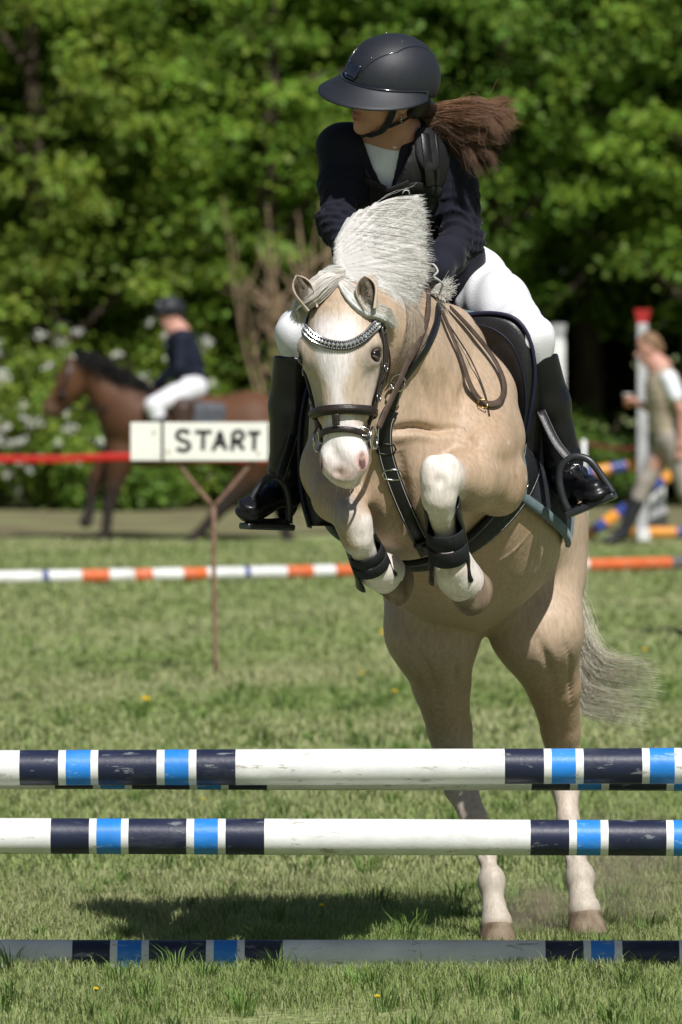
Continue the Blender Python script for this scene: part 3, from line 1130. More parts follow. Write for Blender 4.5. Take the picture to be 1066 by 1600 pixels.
far_pole(at(880, 747, YJ + .1), at(1100, 704, YJ + .3), 'onononono', 'orange and blue pole leaning level behind the right stirrup')
far_pole(at(905, 846, YJ - .3), at(1050, 740, YJ + .8), 'onononno', 'orange and blue pole slanting down to the grass by the walking person')
far_pole(at(985, 838, YJ + .5) * [1, 1, 0] + [0, 0, .05], at(1130, 838, YJ + .5) * [1, 1, 0] + [0, 0, .05], 'oono', 'orange pole on the grass behind the walking person\'s boot')

# unseen panel added just right of the picture to throw the shadow on the grass at the right edge
YF = CAM_Z / ((985 - 515) / FPX) + CAM_Y
xf = at(1066, 985, YF)[0] + .05
fl_ = tag(empty('shadow_panel'), 'white unseen panel added beyond the right picture edge to cast a shadow', 'shadow caster')
box_obj('panel', (xf + .5, YF - .85, .62), (1.0, .10, 1.1), PM['w'], fl_)
for q in (-.35, .35):
    box_obj('foot', (xf + .5 + q, YF - .85, .04), (.08, .45, .08), PM['w'], fl_)
# ------------------------------------------------------------------ the pony
def frame_matrix(yaw, pitch, roll):
    """columns: local x (image right), y (out of the face, to the camera at rest), z up"""
    base = np.array([[1., 0, 0], [0, -1., 0], [0, 0, 1.]])        # local y -> world -y (mirrors, fine for symmetric shapes)
    cy, sy, cp, sp, cr, sr = math.cos(yaw), math.sin(yaw), math.cos(pitch), math.sin(pitch), math.cos(roll), math.sin(roll)
    Rz = np.array([[cy, -sy, 0], [sy, cy, 0], [0, 0, 1]])
    Rx = np.array([[1, 0, 0], [0, cp, -sp], [0, sp, cp]])
    Ry = np.array([[cr, 0, sr], [0, 1, 0], [-sr, 0, cr]])
    return Rz @ Rx @ Ry @ base


PB = Field()
UP = np.array([0., 0, 1])
# trunk
hipC, midC, cheC = at(757, 838, 1.12), at(703, 775, .68), at(640, 705, .22)
axis = unit(cheC - hipC)
side = unit(np.cross(axis, UP))          # towards image left (the pony's right)
side = side if side[0] > 0 else -side    # make it image right (the pony's left)
upv = unit(np.cross(side, axis))
upv = upv if upv[2] > 0 else -upv
RT = np.stack([side, axis, upv], 1)
PB.el(midC, (.290, .56, .315), RT, .05)
PB.el(midC - axis * .10 - upv * .03, (.288, .38, .30), RT, .08)
PB.el(cheC + axis * .0 - upv * .0, (.235, .33, .30), RT, .10)
PB.el(hipC + upv * .05, (.255, .34, .25), RT, .10)
# croup and thighs (pixel, depth)
PB.el(at(688, 850, 1.14), (.155, .25, .29), RT, .035)
PB.el(at(836, 850, 1.18), (.152, .25, .29), RT, .035)
PB.rc(at(682, 900, 1.10), at(676, 985, .98), .160, .125, .03)
PB.rc(at(832, 900, 1.16), at(836, 985, 1.04), .157, .120, .03)
# hind leg on the image left (the pony's right)
PB.limb([at(678, 985, .98), at(689, 1070, 1.10), at(702, 1140, 1.20), at(709, 1185, 1.25)], [.130, .082, .064, .058], .06)
PB.rc(at(706, 1150, 1.30), at(708, 1180, 1.31), .018, .028, .03)
PB.rc(at(700, 1100, 1.22), at(706, 1160, 1.31), .016, .017, .03)
PB.limb([at(709, 1195, 1.25), at(719, 1228, 1.215), at(740, 1278, 1.14), at(761, 1340, 1.05)], [.054, .046, .036, .031], .03)
PB.limb([at(742, 1265, 1.18), at(765, 1350, 1.085)], [.016, .015], .02)
PB.el(at(768, 1374, 1.01), (.039, .044, .045), None, .03)
PB.el(at(772, 1386, 1.05), (.030, .028, .032), None, .03)
PB.limb([at(769, 1385, 1.0), at(772, 1418, .97), at(776, 1442, .95)], [.032, .029, .045], .025)
# hind leg on the image right (the pony's left)
PB.limb([at(840, 985, 1.04), at(866, 1070, 1.18), at(876, 1140, 1.30), at(881, 1190, 1.37)], [.125, .078, .056, .050], .06)
PB.rc(at(884, 1145, 1.42), at(884, 1180, 1.43), .018, .027, .03)
PB.rc(at(876, 1095, 1.32), at(884, 1160, 1.42), .015, .016, .03)
PB.limb([at(881, 1198, 1.37), at(884, 1230, 1.345), at(888, 1280, 1.29), at(898, 1340, 1.22)], [.046, .040, .031, .030], .03)
PB.limb([at(890, 1265, 1.33), at(900, 1350, 1.255)], [.015, .015], .02)
PB.el(at(905, 1368, 1.19), (.040, .044, .042), None, .03)
PB.el(at(905, 1380, 1.23), (.030, .028, .030), None, .03)
PB.limb([at(906, 1380, 1.18), at(909, 1402, 1.15), at(913, 1422, 1.12)], [.033, .031, .047], .025)
# groin, sheath and belly line
PB.el(at(757, 935, .90), (.075, .14, .075), RT, .06)
PB.el(at(742, 958, .82), (.032, .06, .03), RT, .05)
# withers, neck, crest
PB.rc(at(722, 545, .45), at(690, 530, .24), .085, .085, .14)
PB.limb([at(655, 650, .16), at(620, 570, -.03), at(575, 500, -.20)], [.205, .140, .098], .10)
PB.limb([at(690, 535, .22), at(635, 478, -.02), at(570, 455, -.22)], [.085, .060, .052], .08)
PB.rc(at(640, 735, .06), at(600, 660, -.06), .17, .10, .10)
# shoulders
PB.rc(at(742, 620, .26), at(735, 705, .06), .115, .125, .08)
PB.rc(at(546, 630, .24), at(545, 730, .10), .105, .105, .08)
PB.rc(at(762, 690, .18), at(768, 755, .16), .10, .075, .05)
# pectorals
PB.el(at(678, 738, -.02), (.105, .11, .13), None, .05)
PB.el(at(592, 748, .0), (.10, .11, .14), None, .05)
PB.el(at(633, 800, .08), (.14, .13, .11), None, .07)
# foreleg on the image right: forearm comes forward, knee up, cannon folded
PB.el(at(668, 700, -.03), (.088, .10, .047), None, .012)
PB.el(at(745, 705, .0), (.085, .12, .075), None, .03)
PB.limb([at(768, 748, .10), at(730, 748, -.10), at(694, 744, -.22)], [.100, .082, .052], .014)
PB.el(at(784, 772, .08), (.045, .09, .050), None, .04)
PB.el(at(676, 738, -.25), (.034, .040, .046), None, .018)
PB.el(at(699, 738, -.245), (.036, .042, .050), None, .018)
PB.limb([at(686, 755, -.250), at(686, 778, -.242), at(688, 800, -.215)], [.043, .036, .030], .025)
PB.el(at(704, 752, -.20), (.026, .034, .036), None, .02)
PB.el(at(687, 752, -.302), (.012, .012, .012), None, .02, True)
PB.limb([at(686, 775, -.235), at(692, 815, -.185), at(698, 858, -.125)], [.037, .030, .030], .03)
PB.limb([at(700, 790, -.19), at(708, 862, -.09)], [.017, .017], .02)
PB.el(at(706, 880, -.10), (.050, .050, .047), None, .03)
PB.limb([at(707, 885, -.10), at(717, 901, -.07), at(724, 909, -.045)], [.050, .051, .056], .03)
# foreleg on the image left
PB.limb([at(522, 735, .10), at(532, 775, -.05), at(550, 808, -.16)], [.092, .072, .049], .05)
PB.el(at(546, 812, -.18), (.030, .038, .042), None, .018)
PB.el(at(562, 812, -.178), (.030, .038, .044), None, .018)
PB.limb([at(554, 822, -.18), at(558, 842, -.17), at(564, 856, -.145)], [.040, .033, .028], .025)
PB.limb([at(558, 838, -.165), at(568, 862, -.125), at(579, 884, -.085)], [.034, .028, .029], .03)
PB.limb([at(570, 842, -.12), at(588, 880, -.05)], [.016, .016], .02)
PB.el(at(587, 888, -.06), (.047, .048, .045), None, .03)
PB.limb([at(589, 892, -.055), at(598, 896, -.03), at(604, 897, -.01)], [.046, .047, .052], .03)

# the head, in its own frame: origin at the poll, z down to the muzzle
HEAD_O = at(536, 452, -.30)
HR = frame_matrix(math.radians(-17), math.radians(-7), math.radians(-3.4))


def H(x, y, z):
    return HEAD_O + HR @ np.array([x, y, z], float)


def HP(P):
    return (np.asarray(P) - HEAD_O) @ HR


def hel(c, r, k=.03, neg=False):
    PB.el(H(*c), r, HR, k, neg)


def hrc(a, b, ra, rb, k=.03, sq=None, neg=False):
    PB.rc(H(*a), H(*b), ra, rb, k, None if sq is None else (HR[:, sq[0]], sq[1]), neg)


PB.rc(at(590, 520, -.14), H(0, -.06, -.07), .10, .085, .05)          # throat / poll joint
HEAD0 = len(PB.ops)
hel((0, -.005, -.085), (.090, .095, .105), .05)
hel((0, .025, -.16), (.098, .072, .10), .05)
hrc((0, .030, -.19), (0, .016, -.42), .069, .045, .05, (0, 1.10))
hrc((0, .060, -.18), (0, .040, -.42), .042, .028, .03, (0, 1.25))
for s in (-1, 1):
    hel((s * .080, .042, -.184), (.034, .036, .036), .035)          # orbit
    hel((s * .078, .048, -.150), (.030, .028, .022), .03)          # brow
    hel((s * .050, -.060, -.20), (.042, .082, .105), .04)           # cheek
    hrc((s * .080, .016, -.235), (s * .060, .022, -.345), .012, .010, .03)   # facial crest
    hel((s * .042, .034, -.468), (.021, .028, .034), .016)
    hel((s * .034, .050, -.452), (.014, .016, .022), .016)           # nostril wing
hrc((0, -.075, -.24), (0, -.030, -.45), .048, .032, .05)
hel((0, .012, -.455), (.052, .050, .060), .04)
hel((0, .020, -.505), (.040, .042, .032), .022)
hel((0, -.020, -.510), (.030, .032, .026), .018)
hrc((-.06, .012, -.512), (.06, .012, -.512), .004, .004, .008, None, True)
for s in (-1, 1):
    hel((s * .0585, .050, -.470), (.0085, .017, .018), .009, True)
    hel((s * .100, .050, -.189), (.020, .020, .015), .014, True)    # eye socket

V, Q = PB.mesh(.0062, 2)
N = vnormals(V, Q)
# veins, wrinkles of skin at chest and elbow, muscle ripple
f_near = np.exp(-((V - at(650, 740, 0)) ** 2).sum(1) / .25 ** 2)
rip = .0028 * np.sin(60 * (V @ unit(np.array([.5, .3, 1.]))) + 5 * snoise(V, 7, 3)) * f_near * (snoise(V, 9, 4) > -.2)
rip += .003 * snoise(V, 16, 5) + .0016 * snoise(V, 38, 6)
face_w = 1 - .75 * np.clip(1 - (HP(V) ** 2).sum(1) / .35 ** 2, 0, 1)
hq = HP(V)
vein = np.zeros(len(V))
for s in (-1, 1):
    for pth in (((.070, .045, -.235), (.060, .052, -.30), (.050, .048, -.36)), ((.085, .01, -.25), (.066, .030, -.33), (.052, .044, -.40)), ((.055, .062, -.10), (.060, .066, -.15), (.055, .068, -.21))):
        pp = spline(np.array(pth) * [s, 1, 1], 8)
        dd = np.min(np.linalg.norm(hq[:, None] - pp[None], axis=2), 1) if False else np.min([np.linalg.norm(hq - q_, axis=1) for q_ in pp], 0)
        vein += .0022 * np.exp(-(dd / .007) ** 2)


def groove(px, depth, width, lift=0.):
    """skin fold or muscle line traced on the surface; lift raises the skin just below it"""
    P = spline(PB.pix(px), 8)
    lo_, hi_ = P.min(0) - 4 * width, P.max(0) + 4 * width
    idx = np.where(np.all((V > lo_) & (V < hi_), axis=1))[0]
    if len(idx) == 0:
        return
    D_ = np.linalg.norm(V[idx][:, None] - P[None], axis=2)
    k_ = D_.argmin(1)
    dm = D_[np.arange(len(idx)), k_]
    taper = np.sin(np.clip(k_ / (len(P) - 1), .04, .96) * math.pi) ** .6
    vein[idx] -= depth * taper * np.exp(-(dm / width) ** 2)
    if lift:
        below = (V[idx] - P[k_])[:, 2] < 0
        vein[idx] += lift * taper * below * np.exp(-((dm - 2 * width) / (1.3 * width)) ** 2)


groove([(606, 676), (630, 670), (655, 668), (684, 672), (708, 670)], 0.0232, .011, .006)
groove([(708, 672), (730, 684), (744, 700)], 0.0072, .009)
groove([(700, 664), (722, 672), (742, 682)], 0.0058, .008)
groove([(715, 690), (735, 702), (752, 716)], 0.0058, .008)
groove([(722, 712), (748, 716), (774, 728)], 0.0087, .010, .003)
groove([(624, 700), (628, 740), (634, 790), (640, 830)], 0.0174, .016)
groove([(652, 560), (660, 600), (664, 640)], 0.0101, .020)
groove([(742, 560), (728, 610), (714, 650)], 0.0116, .022)
groove([(690, 570), (700, 610), (702, 650)], 0.0072, .016)
groove([(560, 760), (580, 800), (596, 830)], 0.0116, .014)
groove([(806, 735), (812, 770), (800, 800)], 0.0116, .012)
groove([(880, 850), (862, 890), (838, 925), (805, 950)], 0.0174, .018, .004)
groove([(842, 1000), (858, 1040), (870, 1085)], 0.0116, .014)
groove([(650, 1010), (672, 1050), (684, 1100)], 0.0116, .014)
groove([(700, 1000), (712, 1050), (715, 1100)], 0.0087, .012)
groove([(885, 1010), (892, 1050), (893, 1100)], 0.0087, .010)
groove([(600, 960), (640, 985), (690, 990)], 0.0058, .016)
groove([(520, 700), (528, 740), (540, 775)], 0.0116, .014)
groove([(655, 900), (700, 925), (745, 940), (800, 925)], -0.0043, .008)
groove([(830, 830), (800, 862), (760, 885)], -0.0036, .006)
groove([(560, 905), (600, 925), (650, 935)], -0.0036, .006)
groove([(732, 1290), (748, 1320), (756, 1345)], 0.0058, .008)
groove([(882, 1290), (888, 1320), (893, 1345)], 0.0058, .008)
V = V + N * (rip * face_w + vein)[:, None]


def sm(a, b, x):
    t = np.clip((x - a) / (b - a), 0, 1)
    return t * t * (3 - 2 * t)


def blob(c, r, soft=.4):
    d = np.linalg.norm((V - np.asarray(c)) / np.asarray(r), axis=1)
    return 1 - sm(1 - soft, 1 + soft, d)


# coat: palomino, paler on legs and belly, white blaze, socks and knees, pink muzzle
cream, gold, white = np.array([.455, .345, .248]), np.array([.405, .278, .178]), np.array([.76, .70, .68])
C = np.tile(gold, (len(V), 1))


def lay(col, w):
    global C
    w = np.clip(w, 0, 1)[:, None]
    C = C * (1 - w) + np.asarray(col) * w


n1, n2 = snoise(V, 6, 21), snoise(V, 22, 22)
lay(cream, sm(-.6, .8, n1) * .8)
lay((.35, .25, .175), sm(.15, .9, snoise(V, 11, 23)) * .35)
lay((.54, .45, .35), sm(.3, 1., snoise(V, 30, 24)) * .12)
lay((.40, .30, .22), blob(at(700, 1060, 1.1), (.22, .3, .28)) * .35)
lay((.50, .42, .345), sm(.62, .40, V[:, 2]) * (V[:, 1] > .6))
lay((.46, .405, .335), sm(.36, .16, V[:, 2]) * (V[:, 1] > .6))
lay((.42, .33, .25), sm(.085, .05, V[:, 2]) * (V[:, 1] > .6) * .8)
lay((.40, .33, .27), blob(at(706, 1180, 1.2), (.1, .1, .10)) * .5)
for i in range(26):
    p = V[rng.integers(len(V))]
    if p[2] > .7:
        lay((.68, .60, .50), blob(p, np.full(3, .006 + .006 * rng.random()), .5) * .6)
# forelegs: white stockings from the knee down
for cs in ((at(687, 745, -.27), .075), (at(690, 790, -.22), .07), (at(698, 850, -.13), .075), (at(715, 900, -.07), .085),
           (at(570, 828, -.20), .045), (at(568, 850, -.15), .055), (at(585, 885, -.07), .075), (at(598, 897, -.02), .08)):
    bk_ = blob(cs[0], np.full(3, cs[1]), .25)
    lay((.72, .655, .60), bk_)
    lay((.46, .38, .31), bk_ * sm(.25, .9, snoise(V, 34, 41)) * .55)
    lay((.55, .47, .40), bk_ * sm(.0, .9, snoise(V, 75, 42)) * .35)
lay((.33, .31, .29), blob(at(545, 800, -.19), (.035, .06, .05), .7) * .75)
hp = HP(V)
hx, hy, hz = hp.T
inhead = (hy > -.05) & (hz < .06) & (np.abs(hx) < .16) & (hz > -.6) & (V[:, 1] < -.02)
lay((.50, .40, .30), inhead * sm(-.02, -.1, hz) * .8)
lay((.40, .33, .27), inhead * sm(.045, .085, np.abs(hx)) * sm(-.12, -.19, hz) * sm(-.40, -.30, hz) * .75)
wob = .012 * np.sin(hz * 38) + .010 * n2
bw = .034 + .030 * np.exp(-((hz + .12) / .05) ** 2) - .008 * np.exp(-((hz + .33) / .07) ** 2)
bl = sm(bw + .030, bw - .014, np.abs(hx - .004) + wob) * sm(-.055, -.115, hz + .012 * n2) * (hy > .01)
lay(white, inhead * bl)
lay((.76, .70, .67), inhead * sm(-.36, -.41, hz))
lay((.70, .50, .45), inhead * sm(-.44, -.50, hz) * .40)
for s in (-1, 1):
    dn = np.sqrt(((hx - s * .060) / .017) ** 2 + ((hy - .050) / .03) ** 2 + ((hz + .478) / .032) ** 2)
    lay((.66, .40, .36), inhead * sm(1.25, .7, dn) * .9)
    lay((.10, .05, .045), inhead * sm(.72, .5, dn))
    de = np.sqrt(((hx - s * .098) / .040) ** 2 + ((hy - .050) / .040) ** 2 + ((hz + .187) / .030) ** 2)
    lay((.16, .12, .10), inhead * sm(1.15, .55, de) * .9)
lay((.36, .25, .20), inhead * blob(H(.006, .05, -.505), (.030, .05, .022), .5) * .75)
lay((.40, .34, .29), inhead * sm(.065, .085, np.abs(hx)) * sm(-.17, -.22, hz) * sm(-.36, -.28, hz) * .5)

coat = mat('pony_coat', (.5, .4, .3), .50, .34, .11, 95., .45, 150., tint=True, stretch=(1, 1, .30))
pony = tag(empty('pony'), 'palomino pony with white blaze jumping over the blue striped poles', 'pony')
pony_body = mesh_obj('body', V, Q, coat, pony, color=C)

# hooves
hoof_m = mat('hoof_horn', (.13, .09, .058), .7, .3, .3, 30., .5, 160., stretch=(1, 1, .2), col2=(.26, .20, .14))


def hoof(top, tdir, fdir, rt, rb, h):
    """truncated cone, longer to the toe; tdir: from coronet to sole, fdir: towards the toe"""
    t = unit(tdir)
    f = unit(fdir - (np.dot(fdir, t)) * t)
    s = np.cross(t, f)
    rows = []
    for q, (rr, hh, sh) in enumerate(((rt * .9, -.006, 0), (rt * 1.04, 0, 0), (rt * 1.02, .006, .0), ((rt + rb) / 2, h * .5, .010), (rb, h * .93, .020), (rb * .97, h, .020), (rb * .72, h * .99, .018), (rb * .4, h * .9, .012))):
        a = np.linspace(0, 2 * math.pi, 20, endpoint=False)
        toe = 1 + .12 * np.cos(a)
        rows.append(np.asarray(top) + t * hh + f * sh + (np.cos(a) * rr * toe)[:, None] * f + (np.sin(a) * rr)[:, None] * s)
    P = np.concatenate(rows)
    m = 20
    Fl = [[i * m + j, i * m + (j + 1) % m, (i + 1) * m + (j + 1) % m, (i + 1) * m + j] for i in range(len(rows) - 1) for j in range(m)]
    Fl.append([(len(rows) - 1) * m + j for j in range(m)])
    return mesh_obj('hoof', P, Fl, hoof_m, pony)


hoof(at(776, 1444, .95), np.array([0.02, -.10, -1.]), np.array([.15, -1., 0]), .046, .057, .062)
hoof(at(914, 1425, 1.12), np.array([0.05, -.10, -1.]), np.array([.25, -1., 0]), .047, .060, .066)
hoof(at(725, 909, -.042), np.array([.55, .75, -.42]), np.array([.3, -.5, -.9]), .057, .062, .045)
hoof(at(605, 897, -.008), np.array([.70, .75, -.15]), np.array([.1, -.3, -1.]), .053, .058, .045)

# eyes with lids
eye_m = mat('pony_eye', (.010, .006, .004), .10, .45, .1, 30, coat=.25)
lid_m = mat('pony_eyelid', (.10, .075, .06), .6, .3)
lash_m = mat('pony_lash', (.45, .38, .30), .6, .3)
for s in (-1, 1):
    c = H(s * .0955, .047, -.190)
    bm = bmesh.new()
    bmesh.ops.create_uvsphere(bm, u_segments=20, v_segments=14, radius=.0205)
    ev = np.array([v.co[:] for v in bm.verts]) * (1, 1, .85)
    ef = [[v.index for v in f.verts] for f in bm.faces]
    bm.free()
    mesh_obj('eye', ev @ HR.T + c, ef, eye_m, pony)
    for lid, (dz, bow) in enumerate(((.011, .010), (-.011, -.005))):
        tt = np.linspace(-1, 1, 9)
        out = np.array([[s * (.092 + .0165 * math.cos(t * 1.1)), .046 + .019 * math.sin(t * 1.25) * 1.0 + .004, -.190 + dz * .35 + bow * (1 - t * t)] for t in tt])
        tube_obj('eyelid', [H(*p) for p in out], [.002, .0036, .0038, .0036, .002], lid_m, pony, 3, 8)

# ears: curved cups with thickness
ear_m = mat('pony_ear', (.5, .4, .3), .7, .2, .1, 60, .4, 300, tint=True)


def ear(base, tip, face, w, name='ear'):
    base, tip = np.asarray(base), np.asarray(tip)
    ax_ = tip - base
    L_ = np.linalg.norm(ax_)
    t = ax_ / L_
    f = unit(face - np.dot(face, t) * t)
    s = np.cross(t, f)
    nu, nv = 13, 14
    Vv, cc = [], []
    for lay_ in (0, 1):
        for i in range(nu):
            u = i / (nu - 1)
            rad = w * (math.sin(math.pi * min(1, .22 + .78 * u) ** .85) ** .7 * .95 + .03 if u > 0 else .55)
            rad = w * max(.05, (0.66 + .72 * u - 1.30 * u ** 4.6))
            op = 2.55 - 1.2 * u                               # half angle of the cup wall
            for j in range(nv):
                a = -op + 2 * op * j / (nv - 1)
                r_ = rad * (1 if lay_ == 0 else .84)
                p = base + t * (u * L_ * (1 - .03 * lay_)) + (-f) * (math.cos(a) * r_ - .2 * rad) + s * (math.sin(a) * r_ * .92) + f * .10 * L_ * u * u * .3
                Vv.append(p)
                cc.append((.52, .44, .35) if lay_ == 0 else (.10 + .16 * u, .07 + .13 * u, .05 + .10 * u))
    Fl = []
    o1 = nu * nv
    for i in range(nu - 1):
        for j in range(nv - 1):
            a = i * nv + j
            Fl.append([a, a + 1, a + nv + 1, a + nv])
            Fl.append([o1 + a, o1 + a + nv, o1 + a + nv + 1, o1 + a + 1])
        for j in (0, nv - 1):
            a = i * nv + j
            q = [a, a + nv, o1 + a + nv, o1 + a]
            Fl.append(q if j == 0 else q[::-1])
    for j in range(nv - 1):
        a = (nu - 1) * nv + j
        Fl.append([a, a + 1, o1 + a + 1, o1 + a])
    return mesh_obj(name, Vv, Fl, ear_m, pony, color=np.array(cc))


ear(at(488, 484, -.365), at(463, 430, -.36), np.array([.22, -1., -.15]), .031)
ear(at(579, 484, -.392), at(569, 431, -.385), np.array([-.12, -1., -.15]), .033)
# ------------------------------------------------------------------ mane, forelock, tail
hair_m = mat('pony_hair', (.7, .66, .58), .38, .4, .06, 30., tint=True, trans=.30)


HB = Field()                      # head only
HB.ops = PB.ops[HEAD0:]


def hair_cols(n, base=(.66, .62, .54), spread=.16, seed=0):
    r = np.random.default_rng(seed)
    c = np.asarray(base)[None] * (1 + spread * (r.random((n, 1)) * 2 - 1.15))
    c[:, 2] *= 1 - .05 * r.random(n)
    c = np.minimum(c, .97)
    dark = r.random(n) < .05
    c[dark] *= .72
    return c


def bez(ctrl, m):
    """ctrl (n, k, 3) -> smooth strands (n, m, 3), Catmull-Rom"""
    n, k, _ = ctrl.shape
    P = np.concatenate([2 * ctrl[:, :1] - ctrl[:, 1:2], ctrl, 2 * ctrl[:, -1:] - ctrl[:, -2:-1]], 1)
    out = []
    for q in np.linspace(0, k - 1 - 1e-6, m):
        i = int(q)
        t = q - i
        a, b, c, d = P[:, i], P[:, i + 1], P[:, i + 2], P[:, i + 3]
        out.append(.5 * (2 * b + (c - a) * t + (2 * a - 5 * b + 4 * c - d) * t ** 2 + (3 * b - a - 3 * c + d) * t ** 3))
    return np.stack(out, 1)


def cinterp(u, us, pts):
    pts = np.asarray(pts, float)
    return np.stack([np.interp(u, us, pts[:, i]) for i in range(pts.shape[1])], -1)


r = np.random.default_rng(77)
n = 6400
u = r.random(n)
clump = np.round(u * 60) / 60
u2 = np.where(r.random(n) < .7, u * .85 + clump * .15, u)
crest = spline(A((545, 446, -.27), (580, 452, -.17), (615, 466, -.06), (650, 490, .08), (685, 512, .24)), 8)
Lc = [(562, 452, -.30), (536, 432, -.31), (524, 410, -.27), (528, 372, -.20), (546, 344, -.12), (590, 326, -.06)]
Rc = [(615, 520, -.19), (648, 478, -.16), (667, 436, -.10), (667, 392, -.06), (664, 345, -.02), (657, 309, .0)]
us = [0, .16, .34, .6, .8, 1.]
Lp, Rp = cinterp(u2, us, A(*Lc)), cinterp(u2, us, A(*Rc))
rootp = crest[np.clip((u2 * .55 + .12 * r.random(n)) * (len(crest) - 1), 0, len(crest) - 1).astype(int)]
dep = r.normal(size=n) * .0045
ln = .80 + .22 * r.random(n) ** .6
ln = np.where(r.random(n) < .05, ln * 1.08, ln)
mid1 = Lp * .68 + Rp * .32
mid2 = Lp * .34 + Rp * .66
arch = np.array([0, 0, 1.]) * (.022 * (u2 - .25))[:, None]
j = lambda s: r.normal(size=(n, 3)) * s
cj = np.random.default_rng(5).normal(size=(47, 3))[(clump * 46).astype(int)] * .0006
tipp = Lp + (Rp - Lp) * ln[:, None]
ctrl = np.stack([rootp + j(.004), (rootp * .35 + Lp * .65) + j(.004) + [0, .01, 0], Lp + j(.002) + cj + dep[:, None] * [0, 1, 0],
                 mid1 + arch + j(.0016) + cj + dep[:, None] * [0, 1.2, 0], mid2 + arch * .7 + j(.002) + cj * 1.2 + dep[:, None] * [0, 1.3, 0], tipp + j(.004) + cj * 1.5 + dep[:, None] * [0, 1.4, 0]], 1)
S_ = bez(ctrl, 10)
# keep strands outside the neck
flatS = S_.reshape(-1, 3)
dS = PB(flatS)
push = dS < .004
flatS[push] += PB.grad(flatS[push]) * (.004 - dS[push])[:, None] * .9
strands_obj('mane', flatS.reshape(S_.shape), .00078, hair_m, pony, hair_cols(n, (1.0, .965, .945), .05, 1), 1.25, .4, face=(.27, -.80, .80))
fi = r.integers(0, n, 260)
fly = flatS.reshape(S_.shape)[fi] + np.linspace(0, 1, 10)[None, :, None] ** 2 * r.normal(size=(260, 1, 3)) * np.array([.012, .008, .014])
strands_obj('flyaway_mane', fly, .0005, hair_m, pony, hair_cols(260, (1., .97, .95), .05, 31), 1, .4)
MC = Field()
for q in np.linspace(.03, .98, 20):
    l_, r2_ = cinterp(np.array([q]), us, A(*Lc))[0], cinterp(np.array([q]), us, A(*Rc))[0]
    MC.rc(l_ * .96 + r2_ * .04 + [0, .006, 0], l_ * .10 + r2_ * .90 + [0, .006, .012 * (q - .25)], .015, .008, .02)
for q in (.2, .45, .7):
    MC.rc(crest[int(q * 30)], cinterp(np.array([q]), us, A(*Lc))[0] * .7 + cinterp(np.array([q]), us, A(*Rc))[0] * .3 + [0, .015, 0], .016, .014, .02)
v_, q_ = MC.mesh(.0042, 1)
an_ = np.arctan2(v_[:, 2] - at(490, 425, -.2)[2], v_[:, 0] - at(490, 425, -.2)[0])
rd_ = .0016 * np.sin(an_ * 62 + 2.5 * snoise(v_, 10, 51)) + .0012 * np.sin(an_ * 150 + 3 * snoise(v_, 14, 52)) + .0008 * np.sin(an_ * 330)
v_ = v_ + vnormals(v_, q_) * rd_[:, None]
mesh_obj('mane_base', v_, q_, hair_m, pony, color=np.array([.70, .675, .64])[None] * (1 + .10 * np.sin(an_ * 75 + 3 * snoise(v_, 12, 53)) + .07 * np.sin(an_ * 190))[:, None])

# dark under-strands falling on the neck, and the wisp at the withers
n = 420
u = r.random(n)
a_ = cinterp(u, [0, 1], A((600, 470, -.16), (622, 478, -.10)))
b_ = cinterp(u, [0, 1], A((618, 560, -.20), (652, 505, -.12)))
ctrl = np.stack([a_ + j_ for j_ in [r.normal(size=(n, 3)) * .005]] + [(a_ + b_) / 2 + r.normal(size=(n, 3)) * .006 + [.004, -.02, .004], b_ + r.normal(size=(n, 3)) * .012], 1)
S_ = bez(ctrl, 8)
fs = S_.reshape(-1, 3)
d_ = PB(fs)
fs += PB.grad(fs) * np.clip(.006 - d_, -.02, .06)[:, None]
strands_obj('under_mane', fs.reshape(S_.shape), .0011, hair_m, pony, hair_cols(n, (.40, .32, .24), .3, 2), 1., .4)
n = 170
a_ = at(676, 455, .06)[None] + r.normal(size=(n, 3)) * .006
b_ = cinterp(r.random(n), [0, .5, 1], A((700, 432, .04), (712, 452, .03), (694, 470, .02)))
ctrl = np.stack([a_, a_ * .5 + b_ * .5 + r.normal(size=(n, 3)) * .005, b_ + r.normal(size=(n, 3)) * .008], 1)
strands_obj('withers_wisp', bez(ctrl, 7), .001, hair_m, pony, hair_cols(n, (.98, .96, .93), .08, 3), 1., .4)

